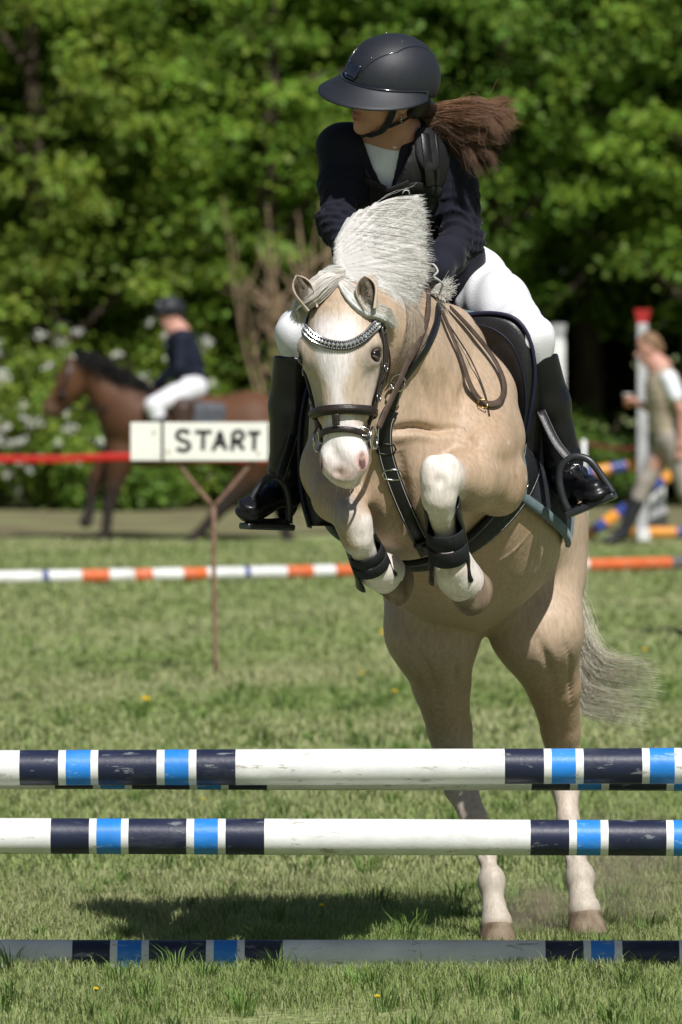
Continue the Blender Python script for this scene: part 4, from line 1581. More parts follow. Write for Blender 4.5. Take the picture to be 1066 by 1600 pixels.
# forelock: parted left and right over the brow
def lock(n, path, width, seed, off=(.008, .034), base=(.99, .945, .90)):
    r = np.random.default_rng(seed)
    path = np.asarray(path, float)
    m = len(path)
    w = r.random(n) * 2 - 1
    T = np.gradient(path, axis=0)
    nn = np.stack([-T[:, 1], T[:, 0]], 1)
    nn /= np.linalg.norm(nn, axis=1, keepdims=True)
    wid = np.interp(np.arange(m), np.linspace(0, m - 1, len(width)), width)
    px_ = path[None] + nn[None] * (w[:, None] * wid[None])[..., None] + r.normal(size=(n, m, 2)) * .7
    k = m
    q = px_.reshape(-1, 2)
    offs = (off[0] + (off[1] - off[0]) * r.random(n))[:, None] * np.array([.4] + [1] * (m - 2) + [.8])[None]
    hit = PB.pix(q, drop=False)
    far = hit[:, 1] > -.10
    for _ in range(1):
        pass
    # strands that leave the face hang free at the depth of the brow
    alt = np.array([at(p[0], p[1], -.30) for p in q])
    hit[far] = alt[far]
    hit = hit.reshape(n, m, 3)
    g = PB.grad(hit.reshape(-1, 3)).reshape(n, m, 3)
    g[far.reshape(n, m)] = [0, -1, .2]
    ctrl = hit + g * offs[..., None]
    trim = .15 + .95 * r.random(n)
    ctrl[:, -1] = ctrl[:, -2] + (ctrl[:, -1] - ctrl[:, -2]) * trim[:, None] + r.normal(size=(n, 3)) * .004
    # smooth depth along the strand
    ctrl[:, 1:-1, 1] = (ctrl[:, :-2, 1] + 2 * ctrl[:, 1:-1, 1] + ctrl[:, 2:, 1]) / 4
    return strands_obj('forelock', bez(ctrl, 12), .0010, hair_m, pony, hair_cols(n, base, .12, seed), 1.2, .4, face=(.27, -.85, .75))


lock(900, [(533, 434), (517, 449), (497, 464), (476, 480), (464, 505)], [6, 12, 16, 17, 10], 11, (.015, .046))
lock(800, [(531, 440), (546, 464), (566, 485), (591, 493), (612, 507)], [4, 9, 10, 10, 6], 12, (.008, .026))
lock(260, [(540, 425), (520, 428), (505, 440), (492, 455)], [6, 10, 12, 9], 14, (.01, .03))

# tufts inside the ears
n = 260
for b_, t_, f_ in (((488, 484, -.365), (463, 430, -.36), np.array([.22, -1., -.15])), ((579, 484, -.392), (569, 431, -.385), np.array([-.12, -1., -.15]))):
    b_, t_ = at(*b_), at(*t_)
    ax3 = t_ - b_
    f_ = unit(f_ - np.dot(f_, unit(ax3)) * unit(ax3))
    s3_ = np.cross(unit(ax3), f_)
    q = r.uniform(.15, .8, n)[:, None]
    w3 = np.sign(r.normal(size=n))[:, None] * r.uniform(.3, 1., n)[:, None] * .026 * (1 - q ** 3)
    a_ = b_ + ax3 * q + s3_ * w3 - f_ * .012
    e3 = a_ + f_ * .022 - s3_ * w3 * .7 + unit(ax3) * .012 + r.normal(size=(n, 3)) * .004
    strands_obj('ear_hair', bez(np.stack([a_, (a_ + e3) / 2 + f_ * .006, e3], 1), 5), .0006, hair_m, pony, hair_cols(n, (.60, .52, .43), .3, 21), 1, .3)

# tail: from the dock behind, swinging out to the right
n = 1300
u = r.random(n)
dock = at(792, 735, 1.46)
p1 = cinterp(u, [0, 1], A((838, 850, 1.58), (868, 835, 1.56)))
p2 = cinterp(u, [0, 1], A((872, 1000, 1.60), (912, 965, 1.54)))
p3 = cinterp(u, [0, .5, 1], A((905, 1108, 1.55), (925, 1070, 1.52), (945, 1018, 1.48)))
p4 = cinterp(u, [0, .3, .6, 1], A((1000, 1142, 1.45), (1012, 1112, 1.42), (1038, 1086, 1.40), (1022, 1030, 1.38)))
lf = (.10 + .95 * r.random(n))[:, None]
p4 = p3 + (p4 - p3) * lf
jt = lambda s: r.normal(size=(n, 3)) * s
ctrl = np.stack([dock + jt(.012), p1 + jt(.012), p2 + jt(.012), p3 + jt(.009), p4 + jt(.010) + np.array([0, 0, .004])], 1)
strands_obj('tail', bez(ctrl, 14), .00062, hair_m, pony, hair_cols(n, (.97, .90, .80), .16, 4), 1.2, .35, face=(.27, -.85, .75))

# chest whiskers of cut grass are left out; a few whiskers on the chin
n = 26
a_ = np.array([H(*(q)) for q in np.c_[r.uniform(-.03, .045, n), r.uniform(-.02, .03, n), np.full(n, -.53)]])
a_ = PB.project(a_)
b_ = a_ + PB.grad(a_) * .012 + r.normal(size=(n, 3)) * .008 + [0, 0, -.014]
strands_obj('whisker', bez(np.stack([a_, (a_ + b_) / 2, b_], 1), 4), .0004, hair_m, pony, hair_cols(n, (.55, .5, .42), .2, 9), 1, .4)

# ------------------------------------------------------------------ tack
leather = mat('brown_black_leather', (.022, .015, .012), .42, .45, .25, 40., .25, 250.)
leather_rein = mat('worn_brown_rein', (.075, .050, .036), .6, .35, .3, 30., .35, 200.)
black_l = mat('black_leather', (.0075, .0075, .0085), .40, .45, .3, 30., .2, 260.)
black_soft = mat('black_neoprene', (.012, .013, .015), .72, .3, .25, 60., .3, 300.)
steel = mat('bit_steel', (.55, .54, .52), .22, .5, .1, 20., metal=1.)
crystal = mat('crystal', (.50, .51, .53), .20, .9, .3, 300., metal=.55)
stitch_m = mat('white_stitching', (.45, .45, .44), .7, .2)
pad_m = mat('blue_grey_pad', (.115, .165, .185), .85, .2, .15, 30., .5, 240., sheen=.2)
pad_dark = mat('pad_quilt', (.030, .034, .042), .85, .2, .2, 30., .5, 200.)



def nrm_of(F_):
    return lambda P: F_.grad(P)


def pstrap(name, px, w, t, m, parent, off=None, F_=None, n=5):
    F_ = F_ or PB
    P = F_.pix(np.asarray(px, float), off if off is not None else t / 2)
    P = spline(P, n)
    Nn = F_.grad(P)
    Nn = np.apply_along_axis(lambda a: np.convolve(np.pad(a, 2, 'edge'), np.ones(5) / 5, 'valid'), 0, Nn)
    V_, F2 = sweep(P, Nn, flat(w, t))
    return mesh_obj(name, V_, F2, m, parent), P, Nn


def head_ring(zf, slope, off, n=40, yc=-.01, a0=0., a1=2 * math.pi):
    """loop round the head; zf + slope*(y - yc) gives the height of the loop"""
    a = np.linspace(a0, a1, n, endpoint=a1 - a0 < 6)
    O, D_ = [], []
    for q in a:
        dx, dy = math.sin(q), math.cos(q)
        o1 = np.array([dx * .25, yc + dy * .25, 0])
        o1[2] = zf + slope * (o1[1] - yc) * .3
        c1 = np.array([0, yc, zf])
        o1[2] = zf + slope * .07 * dy
        c1[2] = zf + slope * .07 * dy * .3
        O.append(H(*o1))
        D_.append(H(*c1) - H(*o1))
    return HB.march(np.array(O), np.array(D_), off, .4)


bridle = tag(empty('bridle'), 'dark leather bridle with crystal browband on the pony\'s head', 'bridle')
bb_px = [(477, 513), (482, 519), (492, 528), (512, 537), (536, 540), (556, 535), (574, 523), (586, 510), (594, 500), (598, 493)]
bb, P, Nn = pstrap('browband', bb_px, .026, .007, leather, bridle, .005, HB, n=6)
cv = []
T = unit(np.gradient(P, axis=0))
B_ = np.cross(T, Nn)
dcum = np.concatenate([[0], np.cumsum(np.linalg.norm(np.diff(P, axis=0), axis=1))])
octv = np.array([[1, 0, 0], [-1, 0, 0], [0, 1, 0], [0, -1, 0], [0, 0, 1], [0, 0, -1]], float)
octf = [[0, 2, 4], [2, 1, 4], [1, 3, 4], [3, 0, 4], [2, 0, 5], [1, 2, 5], [3, 1, 5], [0, 3, 5]]
for rowi, (o_, rad_, st_) in enumerate(((0., .0062, .0112), (.0098, .0027, .0058), (-.0098, .0027, .0058))):
    bv, bf = [], []
    for s_ in np.arange(.004, dcum[-1] - .004, st_):
        c = np.array([np.interp(s_, dcum, P[:, i]) for i in range(3)])
        nn = unit(np.array([np.interp(s_, dcum, Nn[:, i]) for i in range(3)]))
        bb_ = unit(np.array([np.interp(s_, dcum, B_[:, i]) for i in range(3)]))
        tt = np.cross(bb_, nn)
        R_ = np.stack([tt, bb_, nn], 1)
        c = c + nn * .0058 + bb_ * o_
        k0 = len(bv)
        bv += (octv * rad_ * np.array([1, 1.15, .8]) @ R_.T + c).tolist()
        bf += [[i + k0 for i in f] for f in octf]
    tag(mesh_obj('crystal_row', bv, bf, crystal, bb, smooth=False), kind='stuff')
# noseband, padded, and the flash strap below it
nb = head_ring(-.338, .05, .008, 44)
Vn, Fn = sweep(nb, HB.grad(nb), flat(.027, .014), True)
nose = mesh_obj('noseband', Vn, Fn, leather, bridle)
nb2 = head_ring(-.338, .05, .0165, 44)
Vn, Fn = sweep(nb2, HB.grad(nb2), flat(.012, .006), True)
mesh_obj('noseband_ridge', Vn, Fn, leather, nose)
fb = head_ring(-.412, .62, .006, 44, yc=-.005)
Vn, Fn = sweep(fb, HB.grad(fb), flat(.017, .006), True)
flash = mesh_obj('flash_strap', Vn, Fn, leather, bridle)
lp = HB.project(np.array([H(.0, .075, -.345), H(0, .074, -.36), H(0, .073, -.376)]), .010)
strap_obj('flash_loop', lp, HB.grad(lp), .020, .008, leather, bridle, 4)
bu = HB.project(np.array([H(.058, .045, -.392)]), .009)[0]
tube_obj('buckle', [bu + HR @ np.array(q) for q in ((-.010, .004, .010), (.012, -.004, .006), (.014, -.006, -.012), (-.008, .002, -.008))], .0018, steel, flash, 3, 6, True)
# cheekpieces, headpiece, throat lash
for s in (1, -1):
    ch = HB.project(np.array([H(s * .085, -.01, -.055), H(s * .098, .0, -.10), H(s * .105, .004, -.15), H(s * .105, .0, -.20), H(s * .09, .0, -.26), H(s * .078, .0, -.33), H(s * .068, .0, -.385)]), .007)
    cp = strap_obj('cheekpiece', ch, HB.grad(ch), .026, .008, leather, bridle, 5)
    ch2 = HB.project(np.array([H(s * .085, -.030, -.055), H(s * .095, -.035, -.12), H(s * .095, -.04, -.20), H(s * .085, -.03, -.28), H(s * .074, -.012, -.335)]), .011)
    strap_obj('noseband_strap', ch2, HB.grad(ch2), .020, .007, leather, bridle, 5)
    for z_ in (-.115, -.215, -.30):
        q = HB.project(np.array([H(s * .10, 0., z_)]), .012)[0]
        tube_obj('buckle', [q + HR @ np.array([s * .002, a * .012, b * .009]) for a, b in ((-1, -1), (1, -1), (1, 1), (-1, 1))], .0019, steel, cp, 2, 6, True)
    th = HB.project(np.array([H(s * .09, -.035, -.06), H(s * .095, -.06, -.12), H(s * .085, -.10, -.20), H(s * .05, -.145, -.27), H(0, -.15, -.29)]), .010)
    strap_obj('throat_lash', th, HB.grad(th), .012, .005, leather, bridle, 5)
    c = H(s * .070, .008, -.408)
    a = np.arange(24) * 2 * math.pi / 24
    tube_obj('bit_ring', [c + HR @ np.array([s * .010, .029 * math.cos(q), .029 * math.sin(q)]) for q in a], .0036, steel, bridle, 1, 8, True)
hp_ = HB.project(np.array([H(-.09, -.03, -.05), H(-.055, -.035, .02), H(0, -.04, .04), H(.055, -.035, .02), H(.09, -.03, -.05)]), .008)
strap_obj('headpiece', hp_, HB.grad(hp_), .03, .006, leather, bridle, 5)
tube_obj('bit_mouthpiece', [H(-.07, .01, -.41), H(0, .005, -.425), H(.07, .01, -.41)], .006, steel, bridle, 4, 8)

# breastplate with martingale rings
bp = tag(empty('breastplate'), 'black leather breastplate strap down the pony\'s chest', 'breastplate')
s1, P, Nn = pstrap('chest_strap', [(612, 640), (603, 660), (601, 690), (607, 724), (624, 772), (646, 822), (668, 866)], .042, .008, black_l, bp, .010, n=6)
for sgn in (-1, 1):
    T = unit(np.gradient(P, axis=0))
    e_ = P + np.cross(T, Nn) * sgn * .0165 + Nn * .0045
    tube_obj('stitching', e_[3:-3], .0009, stitch_m, s1, 1, 5)
q = PB.pix([(603, 700), (611, 738)], .012)
for i_, (px, py) in enumerate(((603, 702), (614, 742))):
    c = PB.pix([(px, py)], .014)[0]
    g = PB.grad(c[None])[0]
    t1 = unit(np.cross(g, [0, 0, 1.]))
    t2 = np.cross(g, t1)
    tube_obj('buckle', [c + t1 * a * .022 + t2 * b * .012 for a, b in ((-1, -1), (1, -1), (1, 1), (-1, 1))], .003, steel if i_ else black_l, s1, 2, 6, True)
pstrap('neck_strap', [(622, 600), (642, 578), (668, 540), (683, 505), (686, 478), (678, 452)], .024, .006, black_l, bp, .008)
pstrap('neck_strap', [(622, 600), (617, 620), (611, 642)], .022, .006, black_l, bp, .012)
c = PB.pix([(622, 598)], .020)[0]
tube_obj('martingale_ring', [c + np.array([.020 * math.cos(q), -.004 * math.cos(q), .022 * math.sin(q)]) for q in np.arange(20) * 2 * math.pi / 20], .0032, steel, bp, 1, 8, True)
pstrap('girth_loop', [(660, 848), (668, 858), (676, 880)], .052, .010, black_l, bp, .016)

# reins: from the bit to the hands, and the loose end looping over the shoulder
reins = tag(empty('reins'), 'worn brown leather reins from the bit to the rider\'s hands', 'reins')
Pr = spline(A((590, 672, -.40), (604, 640, -.37), (625, 595, -.33), (645, 545, -.22), (660, 495, -.10), (668, 440, .02)), 8)
d_ = PB(Pr)
Pr = Pr + PB.grad(Pr) * np.clip(.012 - d_, 0, .3)[:, None]
Pr = np.apply_along_axis(lambda a: np.convolve(np.pad(a, 4, 'edge'), np.ones(9) / 9, 'valid'), 0, Pr)
Ve, Fe = sweep(Pr, np.array([.75, -.65, .1]), flat(.018, .005))
mesh_obj('rein', Ve, Fe, leather_rein, reins)
Pr = spline(A((497, 668, -.34), (490, 620, -.26), (492, 560, -.14), (515, 490, -.03), (556, 425, .04)), 8)
d_ = PB(Pr)
Pr = Pr + PB.grad(Pr) * np.clip(.012 - d_, 0, .3)[:, None]
Ve, Fe = sweep(Pr, np.array([-.8, -.6, .1]), flat(.020, .005))
mesh_obj('rein', Ve, Fe, leather_rein, reins)
lpx = [(672, 446), (688, 480), (706, 522), (722, 562), (734, 600), (750, 626), (772, 632), (786, 622), (789, 600), (779, 572), (758, 540), (728, 505), (700, 476), (678, 454)]
Pr = spline(PB.pix(lpx, .012), 6)
Pr = np.apply_along_axis(lambda a: np.convolve(np.pad(a, 3, 'edge'), np.ones(7) / 7, 'valid'), 0, Pr)
Ve, Fe = sweep(Pr, PB.grad(Pr), flat(.019, .005))
rl = mesh_obj('rein_loop', Ve, Fe, leather_rein, reins)
c = PB.pix([(755, 630)], .018)[0]
tube_obj('buckle', [c + np.array(q) for q in ((-.012, 0, -.008), (.010, 0, -.012), (.012, 0, .006), (-.010, 0, .010))], .0022, mat('brass', (.6, .42, .16), .3, .5, metal=1.), rl, 2, 6, True)
pstrap('rein_stop', [(700, 505), (735, 560), (757, 612), (765, 650)], .005, .003, leather, reins, .004)

# saddle pad, girth, saddle
def tsurf(s, th, off, F_=None):
    """point on the trunk: s metres behind the chest centre, angle th from the back line, positive to image right"""
    s, th = np.asarray(s, float), np.asarray(th, float)
    c = cheC[None] - axis[None] * s.reshape(-1, 1)
    d = np.cos(th).reshape(-1, 1) * upv + np.sin(th).reshape(-1, 1) * side
    return (F_ or TBF).march(c + d * .7, -d, off, .69)


TBF = Field()
TBF.ops = PB.ops[:4] + [o for o in PB.ops if o[0] == 'rc' and abs(o[5] - .14) < 1e-6]


def sheet(name, s0, s1, th0, th1, ns, nth, off, thick, m, parent, edge=None, offf=None):
    """sheet over the trunk between edges s0(th), s1(th)"""
    u = np.linspace(0, 1, ns)
    th = np.linspace(th0, th1, nth)
    TH, U = np.meshgrid(th, u, indexing='ij')
    a, b = np.vectorize(s0)(TH), np.vectorize(s1)(TH)
    SS = a + (b - a) * U
    P = tsurf(SS.ravel(), TH.ravel(), off)
    Nn = TBF.grad(P)
    if offf is not None:
        P = P + Nn * offf(SS.ravel(), TH.ravel(), U.ravel())[:, None]
    k = len(P)
    Vv = np.concatenate([P, P + Nn * thick])
    id_ = np.arange(k).reshape(nth, ns)
    q = np.stack([id_[:-1, :-1], id_[1:, :-1], id_[1:, 1:], id_[:-1, 1:]], -1).reshape(-1, 4)
    Fl = [list(f[::-1]) for f in q] + [list(f + k) for f in q]
    bd = np.concatenate([id_[0, :-1], id_[:-1, -1], id_[-1, :0:-1], id_[:0:-1, 0]])
    for i in range(len(bd)):
        x, y = bd[i], bd[(i + 1) % len(bd)]
        Fl.append([x, y, y + k, x + k])
    o = mesh_obj(name, Vv, Fl, m, parent)
    return o, Vv[k:][bd], Nn[bd]


D2 = math.radians
pad = tag(empty('saddle_pad'), 'blue-grey trimmed saddle pad under the black saddle', 'saddle pad')


def pad_s0(t):
    return .16 + .07 * abs(t) / 1.6 - .06 * math.exp(-((abs(t) - 1.0) / .45) ** 2)


pd, eb, en = sheet('quilted_pad', pad_s0, lambda t: .74, D2(-104), D2(104), 22, 46, .006, .012, pad_dark, pad,
                   offf=lambda s, t, u: .035 * np.clip((-t - .5) / .5, 0, 1))
Ve, Fe = sweep(eb, en, flat(.030, .016), True)
mesh_obj('trim', Ve, Fe, pad_m, pad)

girth = tag(empty('girth'), 'black girth passing under the pony\'s belly behind the forelegs', 'girth')
th = np.radians(np.linspace(78, 282, 44))
gs = .20 + .0 * th
gP = tsurf(.245 - .165 * np.cos(th - math.pi), th, .014)
gN = TBF.grad(gP)
Ve, Fe = sweep(gP, gN, flat(.118, .018))
gb = mesh_obj('band', Ve, Fe, black_soft, girth)
for sgn in (-1, 1):
    T = unit(np.gradient(gP, axis=0))
    e_ = gP + np.cross(T, gN) * sgn * .049 + gN * .0085
    tube_obj('stitching', e_, .0009, stitch_m, gb, 1, 5)
for q in (4, 40):
    c, g = gP[q] + gN[q] * .012, gN[q]
    t1 = unit(gP[q + 1] - gP[q - 1])
    t2 = np.cross(g, t1)
    tube_obj('girth_ring', [c + t1 * .018 * math.cos(a) + t2 * .014 * math.sin(a) for a in np.arange(14) * 2 * math.pi / 14], .002, steel, gb, 1, 6, True)

saddle = tag(empty('saddle'), 'black jumping saddle with stirrups under the rider', 'saddle')
navy_pipe = mat('navy_piping', (.012, .014, .035), .5, .3)
# near flap with its padded knee roll, standing off the shoulder in front of the thigh
C0 = spline(A((706, 497, .40), (738, 491, .38), (775, 490, .36), (805, 499, .345), (825, 525, .34), (834, 560, .34), (835, 598, .35), (828, 645, .37), (820, 690, .40)), 4)
C1 = spline(A((700, 508, .42), (735, 522, .40), (762, 542, .385), (782, 572, .375), (793, 602, .37), (800, 632, .375), (805, 655, .385), (808, 675, .40), (810, 695, .42)), 4)
tt = np.radians(np.linspace(12, 98, len(C0)))
C2 = tsurf(np.linspace(.50, .56, len(C0)), tt, .035)
cols_ = []
for q in np.linspace(0, 1, 7):
    b_ = C1 * (1 - q) + C0 * q
    b_[:, 1] -= .020 * math.sin(math.pi * q)
    cols_.append(b_)
C2[:8] = C0[:8] + np.array([-.01, .10, -.005])
wv = np.clip((np.arange(len(C0)) - 4) / 10., 0, 1)[:, None]
C2 = (C0 + np.array([-.012, .09, -.008])) * (1 - wv) + C2 * wv
for q in (.2, .45, .7, 1.):
    cols_.append(C0 * (1 - q) + C2 * q)
Vf, Ff = thick_grid(np.stack(cols_, 1), -.006)
fl_o = mesh_obj('flap', Vf, Ff, black_l, saddle)
tube_obj('piping', C0 + np.array([.001, -.006, .001]), .0055, navy_pipe, fl_o, 1, 8)
tube_obj('flap_seam', (C1 * .45 + C0 * .55) + np.array([0, -.0225, 0]), .0022, navy_pipe, fl_o, 1, 6)
# off-side flap, seen almost edge on beyond the shoulder
C0 = spline(A((506, 548, .44), (490, 575, .38), (478, 615, .35), (470, 665, .35), (468, 720, .37), (472, 775, .40), (484, 822, .44)), 5)
C1 = C0 + np.array([.085, .05, .0])
C2 = C0 + np.array([.0, .26, -.015])
cols_ = [C1, C1 * .5 + C0 * .5 + np.array([0, -.022, 0]), C0, C0 * .6 + C2 * .4 + np.array([-.008, 0, 0]), C2]
Vf, Ff = thick_grid(np.stack(cols_, 1), .006)
fl_o = mesh_obj('flap', Vf, Ff, black_l, saddle)
tube_obj('piping', C0 + np.array([-.001, -.004, 0]), .005, navy_pipe, fl_o, 1, 8)
SF = Field()
top = lambda s, o: tsurf([s], [0.], o)[0]
SF.rc(top(.20, .02) - side * .10, top(.20, .02) + side * .10, .035, .035, .03)
SF.rc(top(.17, .05), top(.24, .03), .055, .05, .04)
SF.el(top(.40, .02), (.12, .20, .045), RT, .04)
SF.rc(top(.60, .06) - side * .11, top(.60, .06) + side * .11, .032, .032, .04)
SF.el(top(.60, .06), (.15, .05, .05), RT, .05)
SF.rc(top(.25, -.01) + side * .07, top(.58, -.01) + side * .09, .05, .055, .03)
SF.rc(top(.25, -.01) - side * .07, top(.58, -.01) - side * .09, .05, .055, .03)
v_, q_ = SF.mesh(.010, 2)
mesh_obj('seat', v_, q_, black_l, saddle)

iron_m = mat('stirrup_iron', (.020, .022, .026), .38, .55, .2, 40.)


def stirrup(arch, tr0, tr1, leath, nrm):
    ir = None
    P = spline(A(*arch), 5)
    Ve, Fe = sweep(P, np.array([0, -1., 0]) if nrm is None else nrm, flat(.020, .022))
    ir = mesh_obj('stirrup_iron', Ve, Fe, iron_m, saddle)
    a, b = at(*tr0), at(*tr1)
    x = unit(b - a)
    y = unit(np.cross([0, 0, 1.], x))
    z = np.cross(x, y)
    box_obj('tread', (a + b) / 2, (np.linalg.norm(b - a) + .012, .062, .018), iron_m, ir, np.stack([x, y, z], 1), .006)
    for q in range(7):
        box_obj('grip', a + (b - a) * (q + .8) / 7.6 + z * .0105, (.007, .055, .004), black_soft, ir, np.stack([x, y, z], 1), 0)
    L_ = A(*leath)
    Ve, Fe = sweep(spline(L_, 5), unit(np.array([.45, -1., .1])), flat(.029, .006))
    lo2 = mesh_obj('stirrup_leather', Ve, Fe, black_l, saddle)
    for sgn in (-1, 1):
        P2 = spline(L_, 5)
        T = unit(np.gradient(P2, axis=0))
        nn = unit(np.array([.45, -1., .1]))
        tube_obj('stitching', P2 + np.cross(T, nn) * sgn * .012 + nn * .0035, .0007, mat('grey_stitch', (.2, .2, .2), .7, .2), lo2, 1, 5)


stirrup([(891, 802, .36), (880, 778, .36), (874, 748, .36), (879, 726, .355), (896, 714, .35), (912, 715, .345), (926, 724, .34), (944, 749, .335), (959, 772, .33)],
        (889, 804, .36), (959, 775, .33), [(845, 642, .40), (868, 690, .37), (893, 722, .35)], None)
stirrup([(452, 818, .40), (452, 790, .40), (446, 762, .39), (432, 747, .38), (416, 749, .37), (402, 765, .36), (390, 786, .35), (383, 812, .34)],
        (452, 824, .40), (383, 822, .34), [(466, 640, .42), (455, 690, .40), (436, 750, .375)], None)

# tendon boots on the forelegs
def leg_boot(a, b, ra, rb, front, label):
    """open-fronted shell with two straps round the cannon from a to b"""
    bt = tag(empty('tendon_boot'), label, 'horse boot', 'black tendon boots on the forelegs')
    a, b = np.asarray(a), np.asarray(b)
    t = unit(b - a)
    f = unit(front - np.dot(front, t) * t)
    s = np.cross(t, f)
    L_ = np.linalg.norm(b - a)
    nu, nv = 16, 22
    Vv = []
    for lay_ in (0, 1):
        for i in range(nu):
            u = i / (nu - 1)
            rr = ra + (rb - ra) * u + .006 * math.sin(u * math.pi) + (.004 if lay_ == 0 else 0)
            op = 2.0 + .22 * math.cos(u * 6.28)
            for j_ in range(nv):
                ang = -op + 2 * op * j_ / (nv - 1)
                flare = 1 + .18 * (abs(u - .5) * 2) ** 4
                e = abs(ang) / op
                ush = u + (.10 * (u - .5)) * math.cos(ang * .8)
                Vv.append(a + t * ush * L_ + (-f * math.cos(ang) + s * math.sin(ang)) * rr * flare)
    Fl = []
    o1 = nu * nv
    for i in range(nu - 1):
        for j_ in range(nv - 1):
            k = i * nv + j_
            Fl.append([k, k + nv, k + nv + 1, k + 1])
            Fl.append([o1 + k, o1 + k + 1, o1 + k + nv + 1, o1 + k + nv])
        k = i * nv
        Fl.append([k, o1 + k, o1 + k + nv, k + nv])
        k = i * nv + nv - 1
        Fl.append([k, k + nv, o1 + k + nv, o1 + k])
    for j_ in range(nv - 1):
        Fl.append([j_, j_ + 1, o1 + j_ + 1, o1 + j_])
        k = (nu - 1) * nv + j_
        Fl.append([k, o1 + k, o1 + k + 1, k + 1])
    mesh_obj('shell', Vv, Fl, black_l, bt)
    ang = np.arange(30) * 2 * math.pi / 30
    for u in (.42, .63):
        c = a + t * u * L_
        rr = ra + (rb - ra) * u + .0065
        P = c + (f[None] * np.cos(ang)[:, None] + s[None] * np.sin(ang)[:, None]) * rr
        Ve, Fe = sweep(P, P - c, flat(.040 * L_ / .2, .005), True)
        mesh_obj('strap', Ve, Fe, black_soft, bt)
    return bt


leg_boot(at(690, 786, -.222), at(706, 902, -.09), .040, .051, np.array([-.10, -1., .15]), 'black tendon boot on the raised foreleg at image right')
leg_boot(at(560, 836, -.165), at(588, 902, -.055), .036, .048, np.array([.05, -1., .1]), 'black tendon boot on the folded foreleg at image left')
# ------------------------------------------------------------------ the rider
skin_m = mat('skin', (.46, .27, .20), .5, .35, .08, 25., .1, 300., tint=True)
jacket_m = mat('navy_jacket_cloth', (.0095, .0105, .019), .85, .22, .18, 18., .35, 420., sheen=.08)
vest_m = mat('black_vest_fabric', (.0075, .0075, .008), .62, .35, .2, 30., .4, 320.)
shirt_m = mat('white_shirt', (.74, .75, .79), .75, .25, .06, 30., .3, 260.)
breech_m = mat('white_breeches', (.70, .70, .73), .75, .22, .05, 12., .35, 260.)
boot_m = mat('black_boot_leather', (.007, .007, .009), .34, .38, .25, 14., .25, 40.)
helmet_m = mat('matt_helmet', (.015, .017, .023), .54, .42, .10, 60., .1, 900.)
helmet_gloss = mat('gloss_trim', (.008, .010, .022), .12, .6, .1, 20., coat=.8)
hair_brown = mat('brown_hair', (.1, .05, .03), .42, .45, .15, 20., tint=True, trans=.15)
lip_m = (.40, .17, .14)

rider = tag(empty('person'), 'rider in navy jacket, black body protector and matt black helmet on the palomino pony', 'person')
HO = at(604, 140, .13)
RH = frame_matrix(math.radians(-57), math.radians(5), math.radians(19))


def G(x, y, z):
    return HO + RH @ np.array([x, y, z], float)


neck0 = at(620, 212, .26)
pelvis = at(692, 446, .74)
chest = at(618, 285, .33)
shR, shL = at(535, 232, .27), at(702, 238, .37)
elR, elL = at(528, 350, .17), at(721, 372, .30)
haR, haL = at(566, 424, .03), at(676, 430, .06)
hipR, hipL = at(655, 452, .72), at(730, 446, .74)
knR, knL = at(466, 520, .36), at(828, 530, .40)
anR, anL = at(444, 768, .50), at(889, 748, .52)

# body: one skin
BF = Field()
BF.el(G(0, -.012, .025), (.074, .093, .092), RH, .03)
BF.rc(G(0, .028, -.005), G(0, .040, -.078), .060, .042, .03)
for s in (-1, 1):
    BF.el(G(s * .040, .012, -.055), (.026, .045, .032), RH, .03)
    BF.el(G(s * .040, .060, -.030), (.024, .022, .024), RH, .02)
    BF.el(G(s * .030, .078, .012), (.018, .010, .008), RH, .012)        # brow
    BF.el(G(s * .030, .090, -.003), (.014, .010, .008), RH, .008, True)  # eye hollow
    BF.el(G(s * .030, .074, -.003), (.011, .011, .010), RH, .004)        # eyeball under lids
    BF.el(G(s * .073, -.012, -.022), (.007, .018, .030), RH, .006)      # ear
    BF.el(G(s * .079, -.006, -.022), (.004, .010, .018), RH, .004, True)
BF.rc(G(0, .083, .005), G(0, .103, -.030), .007, .0105, .012)
for s in (-1, 1):
    BF.el(G(s * .010, .094, -.034), (.008, .010, .007), RH, .006)
BF.el(G(0, .062, -.070), (.032, .030, .028), RH, .02)
BF.el(G(0, .0915, -.0660), (.021, .010, .0066), RH, .005)
BF.el(G(0, .0890, -.0790), (.018, .010, .0070), RH, .005)
BF.rc(G(-.022, .098, -.0725), G(.022, .098, -.0725), .0045, .0045, .003, None, True)
BF.el(G(0, .070, -.107), (.021, .019, .017), RH, .02)
BF.rc(G(0, -.025, -.06), neck0, .047, .050, .03)
BF.rc(neck0, chest, .06, .10, .05)
BF.rc(chest, pelvis, .10, .10, .05)
BF.limb([shR, elR, haR], [.04, .034, .024], .03)
BF.limb([shL, elL, haL], [.04, .034, .024], .03)
BF.rc(neck0, shR, .05, .04, .04)
BF.rc(neck0, shL, .05, .04, .04)
BF.limb([hipR, knR, anR], [.07, .036, .026], .03)
BF.limb([hipL, knL, anL], [.07, .036, .026], .03)
v_, q_ = BF.mesh(.0052, 1)
cc = np.tile(np.array([.47, .245, .185]), (len(v_), 1))
g_ = (v_ - HO) @ RH
w = np.exp(-((g_[:, 0] / .026) ** 2 + ((g_[:, 2] + .0725) / .0135) ** 2)) * (g_[:, 1] > .075)
cc = cc * (1 - w[:, None]) + np.array([.27, .075, .065]) * w[:, None]
w = np.exp(-(((np.abs(g_[:, 0]) - .042) / .022) ** 2 + ((g_[:, 2] + .035) / .02) ** 2)) * (g_[:, 1] > .03) * .35
cc = cc * (1 - w[:, None]) + np.array([.46, .20, .15]) * w[:, None]
mesh_obj('body', v_, q_, skin_m, rider, color=cc)


